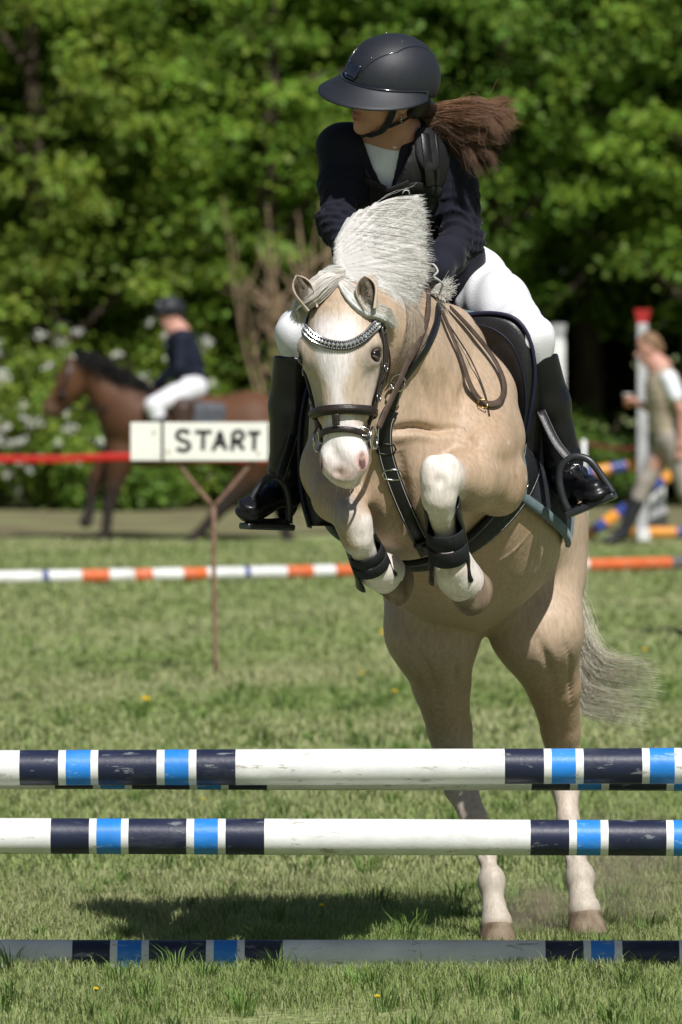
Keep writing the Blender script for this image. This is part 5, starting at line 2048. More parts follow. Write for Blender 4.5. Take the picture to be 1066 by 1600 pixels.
def gloved_hand(c, fwd, up, sgn):
    """closed hand round the rein: palm, four curled fingers, thumb on top"""
    f = unit(fwd)
    u_ = unit(up - np.dot(up, f) * f)
    s_ = np.cross(f, u_) * sgn
    F_ = Field()
    F_.el(c, (.018, .040, .038), np.stack([s_, f, u_], 1), .01)
    F_.rc(c - f * .03, c - f * .07, .026, .028, .02)
    for i, ln in enumerate((.030, .034, .032, .026)):
        b = c + f * .034 + u_ * (.026 - .0175 * i)
        k1 = b + f * ln * .55 + s_ * .012
        k2 = k1 - f * .010 + s_ * .022
        k3 = k2 - f * .022 + s_ * .002
        F_.limb([b, k1, k2, k3], [.0090, .0088, .0082, .0074], .006)
    t0 = c + u_ * .028 - f * .006 + s_ * .008
    F_.limb([t0, t0 + f * .026 + u_ * .012 + s_ * .012, t0 + f * .050 + u_ * .004 + s_ * .016], [.0105, .0095, .0080], .008)
    v, q = F_.mesh(.004, 1)
    return mesh_obj('glove', v, q, vest_m, rider)


gloved_hand(haL + np.array([-.01, -.02, -.005]), np.array([-.35, -.9, -.15]), np.array([.2, 0, 1.]), 1)
gloved_hand(haR + np.array([.01, -.02, -.005]), np.array([.3, -.9, -.15]), np.array([-.2, 0, 1.]), -1)

# torso shapes shared by shirt, jacket and vest
sp = unit(chest - pelvis)
acr = unit(shL - shR)
acr = unit(acr - np.dot(acr, sp) * sp)
fr = np.cross(acr, sp)
fr = fr if fr[1] < 0 else -fr
RC = np.stack([acr, fr, sp], 1)


def torso(F_, e, arms=True):
    F_.el(chest + sp * .01, (.158 + e, .108 + e, .16 + e), RC, .05)
    F_.el(chest - sp * .13, (.135 + e, .100 + e, .15 + e), RC, .06)
    F_.rc(chest - sp * .16, pelvis, .125 + e, .135 + e, .06)
    F_.rc(neck0 - sp * .03, shL + sp * .01, .058 + e, .056 + e, .05)
    F_.rc(neck0 - sp * .03, shR + sp * .01, .058 + e, .056 + e, .05)
    return F_


SH = torso(Field(), -.012)
SH.rc(neck0 - sp * .02, neck0 + unit(HO - neck0) * .045, .062, .056, .02)
SH.rc(neck0 + unit(HO - neck0) * .085, neck0 + unit(HO - neck0) * .15, .050, .055, .004, None, True)
v_, q_ = SH.mesh(.007, 1)
mesh_obj('shirt', v_, q_, shirt_m, rider)


def cut_v(F_, w0, w1, dn):
    a, b = at(597, 200, .12), at(605, dn, .12)
    n_ = 7
    for i in range(n_):
        t = i / (n_ - 1)
        p = a * (1 - t) + b * t
        F_.rc(p + np.array([0, -.14, -.01]), p + np.array([0, .14, .0]), w0 * (1 - t) + w1 * t, w0 * (1 - t) + w1 * t, .012, None, True)


JF = torso(Field(), .002)
JF.el(chest - sp * .10 + fr * .03, (.14, .10, .15), RC, .05)
JF.limb([shR, shR * .5 + elR * .5 + np.array([-.006, 0, 0]), elR], [.060, .053, .050], .05)
JF.limb([elR, elR * .45 + haR * .55, haR], [.050, .047, .039], .03)
JF.limb([shL, shL * .5 + elL * .5 + np.array([.012, 0, 0]), elL], [.064, .056, .054], .05)
JF.limb([elL, elL * .45 + haL * .55, haL + np.array([.012, .02, .01])], [.054, .050, .042], .03)
JF.rc(at(722, 402, .62), at(694, 428, .60), .06, .055, .05)
for p_, r_ in (((513, 345, .15), .030), ((738, 382, .29), .032)):
    JF.el(at(*p_), (r_, r_, r_ * .9), None, .03)
cut_v(JF, .058, .012, 288)
v_, q_ = JF.mesh(.0062, 1)
N = vnormals(v_, q_)
# cloth folds: stronger round the elbows and under the arms
fold = np.zeros(len(v_))
for a_, b_, sd in ((elR, haR, 1), (elL, haL, 2), (shL, elL, 3), (shR, elR, 4)):
    t = unit(b_ - a_)
    rel = v_ - a_
    along = rel @ t
    rad = np.linalg.norm(rel - along[:, None] * t, axis=1)
    L_ = np.linalg.norm(b_ - a_)
    w = np.exp(-((along - (.0 if sd < 3 else L_)) / .10) ** 2) * (rad < .12)
    ws = np.sin(along * 130 + 5 * snoise(v_, 14, sd) + 30 * (rel @ np.array([.4, .3, .2])))
    fold += w * .0050 * (1 - 2 * np.abs(ws) ** .7)
    fold += .0028 * np.exp(-((along - L_ * .5) / .12) ** 2) * (rad < .12) * np.sin(along * 70 + 5 * snoise(v_, 10, sd + 9))
fold += .0022 * snoise(v_, 26, 8)
mesh_obj('jacket', v_ + N * fold[:, None], q_, jacket_m, rider)
# body protector: chest panels, shoulder straps, shoulder pad
VF = torso(Field(), .013)
VF.el(chest - sp * .10 + fr * .03, (.150, .115, .155), RC, .05)
for a_, b_ in ((shL, elL), (shR, elR)):
    t = unit(b_ - a_)
    o_ = a_ + (acr if a_ is shL else -acr) * .015
    VF.rc(o_ - t * .10, b_, .078, .082, .02, None, True)
cut_v(VF, .085, .034, 272)
VF.rc(neck0 + sp * .06, neck0 + unit(HO - neck0) * .1, .075, .09, .02, None, True)
VF.rc(pelvis, pelvis - sp * .2, .22, .25, .02, None, True)
v_, q_ = VF.mesh(.0065, 1)
N = vnormals(v_, q_)
gg = (v_ - chest) @ RC
seam = -.004 * np.exp(-((gg[:, 2] - .015) / .005) ** 2) - .004 * np.exp(-((gg[:, 2] + .055) / .005) ** 2) - .003 * np.exp(-((np.abs(gg[:, 0]) - .075) / .004) ** 2)
vest = mesh_obj('body_protector', v_ + N * (seam + .0015 * snoise(v_, 40, 3))[:, None], q_, vest_m, rider)
PBX = Field()
c_ = VF.pix([(668, 236)], 0.)[0]
g3 = VF.grad(c_[None])[0]
u3 = unit(np.array([-.05, 0, 1.]) - np.dot([-.05, 0, 1.], g3) * g3)
s3 = np.cross(u3, g3)
R3 = np.stack([s3, g3, u3], 1)
PBX.el(c_ + u3 * .010, (.040, .014, .062), R3, .01)
PBX.el(c_ - u3 * .012, (.040, .014, .050), R3, .01)
v_, q_ = PBX.mesh(.005, 1)
mesh_obj('shoulder_pad', v_, q_, mat('pad_grey', (.013, .013, .015), .7, .3, .2, 30, .4, 300), rider)
for o_, h_ in ((.0, .028), (.034, .010)):
    Pp = VF.pix([(664 + o_ * 500, 208), (666 + o_ * 500, 225), (668 + o_ * 500, 245), (671 + o_ * 400, 272), (673 + o_ * 300, 292)], .016 - o_ * .1)
    Ve, Fe = sweep(spline(Pp, 5), VF.grad(spline(Pp, 5)), flat(h_, .004))
    mesh_obj('webbing', Ve, Fe, black_l, vest)
Pp = VF.pix([(630, 300), (648, 292), (668, 296), (690, 302)], .005)
Ve, Fe = sweep(spline(Pp, 5), VF.grad(spline(Pp, 5)), flat(.030, .006))
mesh_obj('chest_strap', Ve, Fe, vest_m, vest)
Pp = VF.pix([(548, 296), (570, 284), (592, 292), (606, 298), (622, 294), (640, 286)], .005)
Ve, Fe = sweep(spline(Pp, 5), VF.grad(spline(Pp, 5)), flat(.022, .006))
mesh_obj('chest_strap', Ve, Fe, vest_m, vest)
Pp = VF.pix([(629, 303), (632, 298), (638, 298), (640, 304)], .010)
tube_obj('zip_pull', Pp, .002, stitch_m, vest, 4, 6)
# coiled white lanyard from vest to saddle
lan = [(668, 412, .02), (678, 414, -.01), (684, 424, -.02), (678, 432, -.02), (686, 438, -.01), (692, 446, .02), (684, 458, .06), (678, 466, .12)]
tube_obj('lanyard', A(*lan), .0030, stitch_m, vest, 6, 7)
bt_ = SH.pix([(617, 229)], .003)[0]
tube_obj('button', [bt_, bt_ + np.array([.0, -.004, 0])], .006, shirt_m, rider, 1, 10)

# breeches
KF = Field()
KF.el(pelvis - sp * .02, (.155, .125, .13), RC, .05)
KF.limb([hipL, hipL * .5 + knL * .5 + np.array([.0, 0, .018]), knL], [.112, .092, .060], .05)
KF.limb([knL, knL * .75 + anL * .25, knL * .45 + anL * .55], [.056, .042, .034], .05)
KF.limb([hipR, hipR * .5 + knR * .5 + np.array([.0, 0, .018]), knR], [.110, .088, .056], .05)
KF.limb([knR, knR * .75 + anR * .25, knR * .45 + anR * .55], [.052, .040, .033], .05)
v_, q_ = KF.mesh(.0068, 1)
N = vnormals(v_, q_)
fold = .0020 * snoise(v_, 22, 4)
for kn, hp2, sd in ((knL, hipL, 3), (knR, hipR, 5)):
    t = unit(kn - hp2)
    rel = v_ - hp2
    al = rel @ t
    sid = rel @ unit(np.cross(t, [0, 1., 0]))
    fold += .0045 * np.exp(-((al - .10) / .09) ** 2) * np.sin(al * 75 + sid * 60 + 2.5 * snoise(v_, 9, sd)) * np.exp(-(np.linalg.norm(rel - al[:, None] * t, axis=1) / .16) ** 4)
    fold += .0022 * np.sin(al * 40 + sid * 25 + 3 * snoise(v_, 7, sd + 1))
for kn, hp2 in ((knL, hipL), (knR, hipR)):
    t = unit(kn - hp2)
    al = (v_ - kn) @ t
    fold += .0042 * np.exp(-(np.linalg.norm(v_ - kn, axis=1) / .11) ** 2) * np.sin(al * 140 + 3 * snoise(v_, 18, 6))
mesh_obj('breeches', v_ + N * fold[:, None], q_, breech_m, rider)


# tall boots
def tall_boot(kn, an, toe, heel, sgn):
    F_ = Field()
    top_ = kn * .87 + an * .13
    t = unit(an - kn)
    calf = kn * .55 + an * .45 + np.array([0, .010, 0])
    F_.limb([kn * .96 + an * .04, calf, kn * .15 + an * .85, an], [.063, .062, .046, .044], .04)
    F_.rc(an, toe, .041, .026, .03)
    F_.rc(an * .35 + toe * .65 - np.array([0, 0, .006]), toe, .033, .029, .02)
    F_.rc(an, heel, .038, .029, .03)
    F_.el(toe, (.032, .032, .025), None, .02)
    side_cut = unit(t + np.array([0, -.30, 0]))

    def cut(Gd):
        return -((Gd - top_) @ side_cut)
    v, q = F_.mesh(.006, 1, cut)
    N_ = vnormals(v, q)
    al = (v - an) @ t
    fd = .0040 * np.exp(-((al + .02) / .05) ** 2) * np.sin(al * 170 + 4 * snoise(v, 20, 3)) + .0012 * snoise(v, 24, 9)
    b = mesh_obj('riding_boot', v + N_ * fd[:, None], q, boot_m, rider)
    # sole and heel block
    f = unit(toe - heel)
    dn_ = unit(np.cross(f, np.cross([0, 0, 1.], f)))
    dn_ = -dn_ if dn_[2] > 0 else dn_
    sp_ = spline([heel + dn_ * .030, heel * .5 + toe * .5 + dn_ * .032, toe * .8 + heel * .2 + dn_ * .029, toe + f * .026 + dn_ * .018], 6)
    wd = np.interp(np.linspace(0, 1, len(sp_)), [0, .3, .7, .92, 1], [.046, .042, .058, .044, .018])
    V_, F2 = sweep(sp_, dn_, flat(1., .012), False, np.stack([wd, np.ones(len(wd))], 1))
    mesh_obj('sole', V_, F2, black_soft, b)
    return b


bL = tall_boot(knL + np.array([.004, .012, -.005]), anL, at(932, 770, .33), at(892, 776, .54), 1)
bR = tall_boot(knR + np.array([-.002, .012, -.012]), anR, at(389, 797, .33), at(446, 796, .52), -1)
# spur strap and buckle at the ankle
st_ = A((872, 722, .49), (888, 738, .455), (905, 741, .45), (916, 738, .48))
strap_obj('spur_strap', st_, np.array([.3, -1., .3]), .014, .005, black_l, bL, 5)
tube_obj('buckle', A((890, 730, .44), (904, 726, .44), (908, 738, .44), (895, 744, .44)), .0022, steel, bL, 2, 6, True)

# helmet
helm = empty('helmet')
helm.parent = rider
ax_, ay_, az_ = .1165, .1420, .126
oc = np.array([0, -.014, .030])


def shell_pt(ph, la, e=0.):
    """ph: azimuth from the face, la: latitude"""
    n_ = 2.25
    c_, s_ = math.cos(la), math.sin(la)
    return np.array([(ax_ + e) * c_ * math.sin(ph), (ay_ + e) * c_ * math.cos(ph), (az_ + e) * s_]) + oc


def rim_lat(ph):
    """rim: higher over the face, lower at the nape"""
    return -.13 + .02 * math.cos(ph) - .26 * max(0, -math.cos(ph)) ** 1.5


nu, nv = 26, 60
Vh = []
for lay_ in (0, 1):
    for i in range(nu + 1):
        for j_ in range(nv):
            ph = j_ * 2 * math.pi / nv
            l0 = rim_lat(ph)
            la = l0 + (math.pi / 2 - l0) * i / nu
            Vh.append(G(*shell_pt(ph, la, 0 if lay_ == 0 else -.016)))
Fh = []
o1 = (nu + 1) * nv
for i in range(nu):
    for j_ in range(nv):
        a, b = i * nv + j_, i * nv + (j_ + 1) % nv
        Fh.append([a, a + nv, b + nv, b])
        Fh.append([o1 + a, o1 + b, o1 + b + nv, o1 + a + nv])
for j_ in range(nv):
    a, b = j_, (j_ + 1) % nv
    Fh.append([a, b, o1 + b, o1 + a])
mesh_obj('shell', Vh, Fh, helmet_m, helm)
# wide brim
nb_, nr_ = 56, 8
Vb = []
for lay_ in (0, 1):
    for i in range(nb_ + 1):
        ph = -1.92 + 3.84 * i / nb_
        k = abs(ph) / 1.92
        ext = .064 * max(0, 1 - k ** 2.6) + .004
        base_p = shell_pt(ph, rim_lat(ph) + .13, .001)
        d_ = np.array([math.sin(ph) * .9, math.cos(ph), 0])
        for q in range(nr_ + 1):
            t = q / nr_
            p = base_p + d_ * ext * t + np.array([0, 0, -.010 - .026 * t * (1 - k ** 2) - .010 * t * t]) * (1 if True else 0)
            th_ = .0065 * (1 - .5 * t)
            p[2] += .013 * (1 - t) ** 3 - (th_ if lay_ else 0)
            Vb.append(G(*p))
Fb = []
m_ = nr_ + 1
o1 = (nb_ + 1) * m_
for i in range(nb_):
    for q in range(nr_):
        a = i * m_ + q
        Fb.append([a, a + 1, a + m_ + 1, a + m_])
        Fb.append([o1 + a, o1 + a + m_, o1 + a + m_ + 1, o1 + a + 1])
    a = i * m_ + nr_
    Fb.append([a, o1 + a, o1 + a + m_, a + m_])
    a = i * m_
    Fb.append([a, a + m_, o1 + a + m_, o1 + a])
for i in (0, nb_):
    for q in range(nr_):
        a = i * m_ + q
        f = [a, o1 + a, o1 + a + 1, a + 1]
        Fb.append(f)
mesh_obj('brim', Vb, Fb, helmet_m, helm)
# central inlay: raised strip with gloss frame and vent, running back over the crown
def merid(x0, la):
    """point on shell at sideways offset x0 and 'pitch' la along the midline"""
    d_ = np.array([x0, math.cos(la), math.sin(la)])
    d_ = d_ / np.linalg.norm(d_ / np.array([ax_, ay_, az_]))
    return d_ + oc


for s in (-1, 1):
    pts = []
    for la in np.linspace(.16, 2.35, 22):
        wv = np.interp(la, [.16, .5, 1.2, 2.35], [.20, .33, .62, .40])
        pts.append(G(*(merid(s * wv, la))))
    P = np.array(pts)
    Ve, Fe = sweep(P, P - HO, flat(.0035, .004))
    mesh_obj('inlay_edge', Ve, Fe, helmet_gloss, helm)
Vi = []
for lay_ in range(5):
    la = .14 + .055 * lay_
    for q in range(7):
        w_ = (.165 + .02 * lay_) * (q / 3 - 1)
        p = merid(w_, la)
        Vi.append(G(*(oc + (p - oc) * 1.018)))
mesh_obj('vent_inlay', Vi, [[i * 7 + j_, i * 7 + j_ + 1, i * 7 + 8 + j_, i * 7 + 7 + j_] for i in range(4) for j_ in range(6)], helmet_gloss, helm)
P = np.array([G(*(oc + (merid(w_, la) - oc) * 1.02)) for w_, la in ((-.19, .40), (-.175, .26), (-.15, .12), (0, .10), (.15, .12), (.175, .26), (.19, .40))])
tube_obj('vent_frame', P, .0028, helmet_gloss, helm, 4, 7)
for w_, la in ((-.30, .66), (.30, .66), (0.33, 1.5), (-.33, 1.5)):
    c = G(*(oc + (merid(w_, la) - oc) * 1.012))
    tube_obj('stud', [c - unit(c - HO) * .003, c + unit(c - HO) * .002], .0022, steel, helm, 1, 8)
# gloss rim line where brim meets shell
P = np.array([G(*(shell_pt(ph, rim_lat(ph) + .145, .004))) for ph in np.linspace(-1.85, 1.85, 40)])
Ve, Fe = sweep(P, P - HO, flat(.006, .005))
mesh_obj('rim_trim', Ve, Fe, helmet_gloss, helm)
# chin harness
for s in (1, -1):
    hs = [G(s * .088, .03, -.01), G(s * .080, .030, -.05), G(s * .058, .038, -.096), G(s * .018, .050, -.124), G(0, .052, -.128)]
    strap_obj('chin_strap', hs, unit(np.array(hs) - HO), .020, .005, black_soft, helm, 6)
    hs = [G(s * .092, -.045, -.02), G(s * .082, -.03, -.055), G(s * .062, .012, -.085), G(s * .050, .040, -.095)]
    strap_obj('chin_strap', hs, unit(np.array(hs) - HO), .016, .004, black_soft, helm, 6)
sp2 = BF.project(np.array([G(s_, .055, -.124) for s_ in (-.03, 0, .03)]), .004)
strap_obj('chin_cup', sp2, BF.grad(sp2), .026, .006, black_soft, helm, 4)
er = BF.project(np.array([G(.077, -.004, -.058)]), .002)[0]
for q in range(3):
    tube_obj('earring', [er + np.array([0, -.004, -.006 * q]), er + np.array([.0005, -.0045, -.006 * q - .005])], .0022, steel, rider, 1, 6)

# hair: tucked in at the nape, long ponytail blown to the right
r = np.random.default_rng(91)
NF = Field()
NF.el(G(.0, -.085, -.035), (.062, .032, .04), RH, .03)
NF.el(G(.052, -.060, -.035), (.022, .03, .036), RH, .03)
NF.rc(G(.03, -.095, -.04), at(678, 176, .30), .030, .022, .03)
v_, q_ = NF.mesh(.006, 1)
mesh_obj('hair', v_, q_, hair_brown, rider, color=np.tile(np.array([.018, .011, .008]), (len(v_), 1)))
n = 4200
u = r.random(n)
cl = np.round(u * 22) / 22
u = np.where(r.random(n) < .85, u * .5 + cl * .5, u)
a_ = at(668, 182, .27)[None] + r.normal(size=(n, 3)) * np.array([.008, .012, .014])
b1 = cinterp(u, [0, .4, 1], A((692, 168, .26), (698, 186, .25), (692, 205, .27)))
b2 = cinterp(u, [0, .3, .6, 1], A((735, 160, .22), (738, 180, .20), (728, 215, .22), (715, 232, .26)))
b3 = cinterp(u, [0, .3, .6, 1], A((770, 164, .20), (768, 184, .18), (752, 226, .20), (732, 250, .24)))
b4 = cinterp(u, [0, .2, .45, .7, 1], A((804, 174, .18), (798, 192, .17), (784, 222, .18), (776, 258, .20), (748, 282, .24)))
lf = (.25 + .80 * r.random(n) ** .8)[:, None]
cj = np.random.default_rng(6).normal(size=(23, 3))[(cl * 22).astype(int)]
b4 = b3 + (b4 - b3) * lf
jj = lambda s: r.normal(size=(n, 3)) * s
ctrl = np.stack([a_, b1 + jj(.008), b2 + jj(.007) + cj * .005, b3 + jj(.007) + cj * .008, b4 + jj(.007) + cj * .014 + np.array([.0, 0, .006])], 1)
hc = np.array([.19, .105, .062])[None] * (.45 + 1.0 * r.random((n, 1)))
top_w = np.clip(1 - u * 1.3, 0, 1)[:, None]
hc = hc * (.75 + 1.0 * top_w)
S_ = bez(ctrl, 18)
tt = np.linspace(0, 1, 18)[None, :, None]
ph = np.random.default_rng(4).random(23)[(cl * 22).astype(int)][:, None, None] * 6.28
S_ = S_ + tt ** 1.5 * (.012 * np.sin(tt * 11 + ph) * np.array([.2, .4, 1.]) + .010 * np.cos(tt * 8 + ph * 2) * np.array([0, 1., .3]))
strands_obj('ponytail', S_, .00045, hair_brown, rider, hc, 1.1, .35)
nf = 130
fi = r.integers(0, n, nf)
fly = S_[fi] + tt ** 2 * r.normal(size=(nf, 1, 3)) * .018
strands_obj('flyaway_hair', fly, .0005, hair_brown, rider, hc[fi] * 1.3, 1., .4)
# ------------------------------------------------------------------ far brown horse and its rider
YH = 37.2
bay = tag(empty('brown_horse'), 'dark bay horse walking left behind the START board', 'horse')
BH = Field()
a = lambda px, py, dy=0.: at(px, py, YH + dy)
BH.el(a(300, 672), (.62, .25, .30), None, .1)
BH.el(a(225, 668), (.32, .22, .33), None, .12)
BH.el(a(392, 668), (.30, .26, .31), None, .12)
BH.rc(a(232, 632), a(205, 620), .12, .14, .12)
BH.limb([a(205, 655), a(172, 620), a(140, 580)], [.26, .17, .11], .10)
BH.rc(a(118, 578), a(108, 602), .105, .10, .05)
BH.rc(a(112, 590), a(80, 636), .095, .062, .05)
BH.rc(a(126, 600), a(92, 640), .08, .05, .05)
BH.el(a(78, 640), (.065, .055, .06), None, .04)
for dy in (-.05, .05):
    BH.rc(a(112, 568, dy), a(108, 552, dy), .030, .008, .02)
BH.limb([a(190, 710, -.10), a(178, 760, -.10), a(170, 790, -.1), a(166, 830, -.1), a(158, 848, -.1)], [.13, .075, .05, .042, .055], .06)
BH.limb([a(185, 705, .10), a(152, 745, .10), a(143, 770, .1), a(140, 800, .1), a(134, 815, .1)], [.13, .075, .05, .040, .055], .06)
BH.limb([a(405, 700, -.12), a(395, 742, -.12), a(352, 788, -.12), a(318, 826, -.12), a(300, 845, -.12)], [.22, .14, .065, .042, .055], .08)
BH.limb([a(410, 700, .12), a(415, 745, .12), a(438, 790, .12), a(446, 825, .12), a(450, 843, .12)], [.22, .14, .065, .042, .055], .08)
v_, q_ = BH.mesh(.016, 2)
cc = np.tile(np.array([.105, .046, .022]), (len(v_), 1)) * (1 + .25 * snoise(v_, 3, 1))[:, None]
lw = np.clip((.62 - v_[:, 2]) / .25, 0, 1)[:, None]
cc = cc * (1 - lw) + np.array([.030, .022, .020]) * lw
hd = np.clip(1 - np.linalg.norm(v_ - a(78, 640), axis=1) / .12, 0, 1)[:, None]
cc = cc * (1 - hd) + np.array([.12, .085, .065]) * hd
bay_m = mat('bay_coat', (.1, .05, .03), .6, .25, .1, 20., .2, 120., tint=True)
mesh_obj('body', v_, q_, bay_m, bay, color=np.clip(cc, .005, 1))
r = np.random.default_rng(15)
n = 700
u = r.random(n)
p0 = cinterp(u, [0, .5, 1], np.array([a(116, 556), a(160, 575), a(222, 612)]))
p1 = p0 + np.array([.03, -.10, .05]) + r.normal(size=(n, 3)) * .02
p2 = p1 + np.array([.10, -.06, -.10]) + r.normal(size=(n, 3)) * .03
bh_hair = mat('black_horse_hair', (.012, .010, .009), .5, .4)
strands_obj('mane', bez(np.stack([p0, p1, p2], 1), 6), .006, bh_hair, bay, None, 1, .4)
p0 = a(428, 650)[None] + r.normal(size=(n, 3)) * .02
p2 = a(470, 760)[None] + r.normal(size=(n, 3)) * np.array([.07, .06, .1])
strands_obj('tail', bez(np.stack([p0, p0 + [.12, 0, -.08] + r.normal(size=(n, 3)) * .02, p2], 1), 6), .005, bh_hair, bay, None, 1, .4)
for dy in (-.06, .06):
    mesh_obj('bridle', *sweep(np.array([a(112, 566, dy * 1.9), a(102, 600, dy * 1.9), a(88, 628, dy * 1.3)]), np.array([0, -1., 0]), flat(.03, .012)), black_l, bay)
mesh_obj('noseband', *sweep(np.array([a(94, 608, -.1), a(104, 626, -.1)]), np.array([0, -1., 0]), flat(.03, .012)), black_l, bay)
mesh_obj('rein', *sweep(np.array([a(92, 636, -.09), a(160, 640, -.2), a(238, 606, -.15)]), np.array([0, -1., 0]), flat(.022, .008)), black_l, bay)
bs = Field()
bs.el(a(300, 637), (.26, .24, .075), None, .04)
bs.rc(a(285, 640, -.24), a(282, 690, -.28), .10, .07, .05)
v_, q_ = bs.mesh(.02, 1)
tag(mesh_obj('saddle', v_, q_, mat('brown_saddle', (.05, .026, .016), .5, .4)), 'brown saddle on the far bay horse', 'saddle')
ps = Field()
ps.el(a(318, 655, -.20), (.20, .06, .14), None, .03)
ps.rc(a(280, 642, -.2), a(345, 640, -.2), .05, .05, .04)
v_, q_ = ps.mesh(.018, 1)
tag(mesh_obj('saddle_pad', v_, q_, mat('grey_pad', (.09, .095, .11), .8, .2, .2, 20)), 'grey saddle pad under the far bay horse\'s saddle', 'saddle pad')


def figure(label, J, R_, mats, name='person', face=(-1., -.4, 0), vox=.012, hair=None, helmet=None):
    """one skin for the body, clothes as parts over it"""
    root = tag(empty(name), label, 'person')
    B = Field()
    hd = J['head']
    f = unit(np.array(face))
    up = np.array([0, 0, 1.])
    s_ = unit(np.cross(f, up))
    Rm = np.stack([s_, f, up], 1)
    B.el(hd + up * .02, (.074, .092, .10), Rm, .02)
    B.rc(hd + f * .02 - up * .02, hd + f * .038 - up * .085, .06, .035, .03)
    B.rc(hd + f * .085 + up * .0, hd + f * .108 - up * .03, .008, .013, .012)
    B.el(hd + f * .083 - up * .062, (.022, .010, .009), Rm, .006)
    for k in (-1, 1):
        B.el(hd + s_ * k * .075 - up * .01, (.008, .018, .028), Rm, .006)
        B.el(hd + f * .095 + s_ * k * .03 + up * .005, (.014, .012, .008), Rm, .01, True)
    B.rc(hd - up * .06 - f * .01, J['neck'], .05, .055, .03)
    B.rc(J['neck'], J['hip'], .10, .11, .06)
    for k in 'LR':
        B.limb([J['sh' + k], J['el' + k], J['ha' + k]], [.045, .038, .026], .03)
        B.rc(J['neck'], J['sh' + k], .05, .045, .04)
        d_ = unit(J['ha' + k] - J['el' + k])
        sd_ = unit(np.cross(d_, up))
        B.el(J['ha' + k] + d_ * .035, (.032, .042, .030), None, .02)
        for q in range(4):
            b0 = J['ha' + k] + d_ * .055 + sd_ * (q - 1.5) * .018
            B.limb([b0, b0 + d_ * .035 - up * .012, b0 + d_ * .045 - up * .04], [.011, .010, .009], .008)
        b0 = J['ha' + k] + d_ * .02 + sd_ * .03
        B.limb([b0, b0 + d_ * .03 + sd_ * .015, b0 + d_ * .055 + sd_ * .005], [.012, .011, .009], .008)
        B.limb([J['hip'], J['kn' + k], J['an' + k]], [.09, .055, .04], .04)
        B.rc(J['an' + k], J['to' + k], .04, .03, .03)
    v, q = B.mesh(vox * .8, 1)
    mesh_obj('body', v, q, mats['skin'], root, color=np.tile(np.array([.50, .26, .20]), (len(v), 1)))
    T = Field()
    tr = R_['torso']
    ch = J['neck'] * .68 + J['hip'] * .32
    ax2 = unit(J['shL'] - J['shR'] + 1e-4)
    sp_ = unit(J['neck'] - J['hip'])
    ax2 = unit(ax2 - np.dot(ax2, sp_) * sp_)
    R2 = np.stack([ax2, np.cross(sp_, ax2), sp_], 1)
    T.el(ch, (tr * 1.15, tr * .88, tr * 1.25), R2, .05)
    T.rc(ch - sp_ * .08, J['hip'], tr * .82, tr * .85, .06)
    for k in 'LR':
        T.rc(J['neck'] - sp_ * .04, J['sh' + k], .06, .062, .05)
        if R_['sleeve'] == 'long':
            T.limb([J['sh' + k], J['el' + k], J['ha' + k]], [.066, .056, .042], .04)
    v, q = T.mesh(vox, 1)
    N_ = vnormals(v, q)
    v = v + N_ * (R_.get('quilt', 0.) * np.sin(v[:, 2] * 95) + .006 * snoise(v, 16, 5))[:, None]
    mesh_obj(R_['top'], v, q, mats['top'], root)
    if R_['sleeve'] == 'short':
        for k in 'LR':
            S2 = Field()
            S2.limb([J['sh' + k], J['sh' + k] * .45 + J['el' + k] * .55], [.072, .066], .03)
            v, q = S2.mesh(vox, 1)
            mesh_obj('sleeve', v, q, mats['shirt'], root)
    else:
        S2 = Field()
        S2.rc(J['neck'] + f * .07 - up * .11, J['neck'] + f * .02 + up * .0, .055, .055, .03)
        v, q = S2.mesh(vox, 1)
        mesh_obj('shirt', v, q, mats['shirt'], root)
    K = Field()
    K.el(J['hip'], (tr * .95, tr * .85, .13), R2, .05)
    for k in 'LR':
        K.limb([J['hip'] + (ax2 if k == 'L' else -ax2) * .07, J['kn' + k], J['kn' + k] * .55 + J['an' + k] * .45], [.112, .075, .062], .05)
    v, q = K.mesh(vox, 1)
    mesh_obj('breeches', v, q, mats['legs'], root)
    for k in 'LR':
        S2 = Field()
        S2.limb([J['kn' + k] * .62 + J['an' + k] * .38, J['an' + k]], [.067, .050], .03)
        S2.rc(J['an' + k], J['to' + k], .050, .036, .03)
        S2.el(J['to' + k], (.045, .045, .034), None, .02)
        v, q = S2.mesh(vox, 1)
        mesh_obj('boot', v, q, mats['boot'], root)
    if helmet:
        E = Field()
        E.el(hd + up * .055, (.105, .128, .105), Rm, .02)
        E.rc(hd + f * .11 + up * .035 - s_ * .05, hd + f * .11 + up * .035 + s_ * .05, .022, .022, .02)

        def cut(Gd):
            return -(Gd[..., 2] - hd[2] + .012)
        v, q = E.mesh(vox * .8, 1, cut)
        mesh_obj('helmet', v, q, helmet, root)
        E = Field()
        E.el(hd + up * .085 + f * .118, (.030, .010, .032), Rm, .01)
        v, q = E.mesh(vox * .6, 1)
        mesh_obj('badge', v, q, mats['badge'], root)
    if hair:
        E = Field()
        E.el(hd + up * .045 - f * .02, (.086, .100, .092), Rm, .02)
        E.el(hd - f * .085 - up * .02, (.050, .045, .06), Rm, .03)
        E.el(hd + f * .10 - up * .03, (.09, .07, .085), Rm, .02, True)
        v, q = E.mesh(vox * .7, 1)
        N_ = vnormals(v, q)
        mesh_obj('hair', v + N_ * (.005 * snoise(v, 60, 3))[:, None], q, hair, root)
    return root


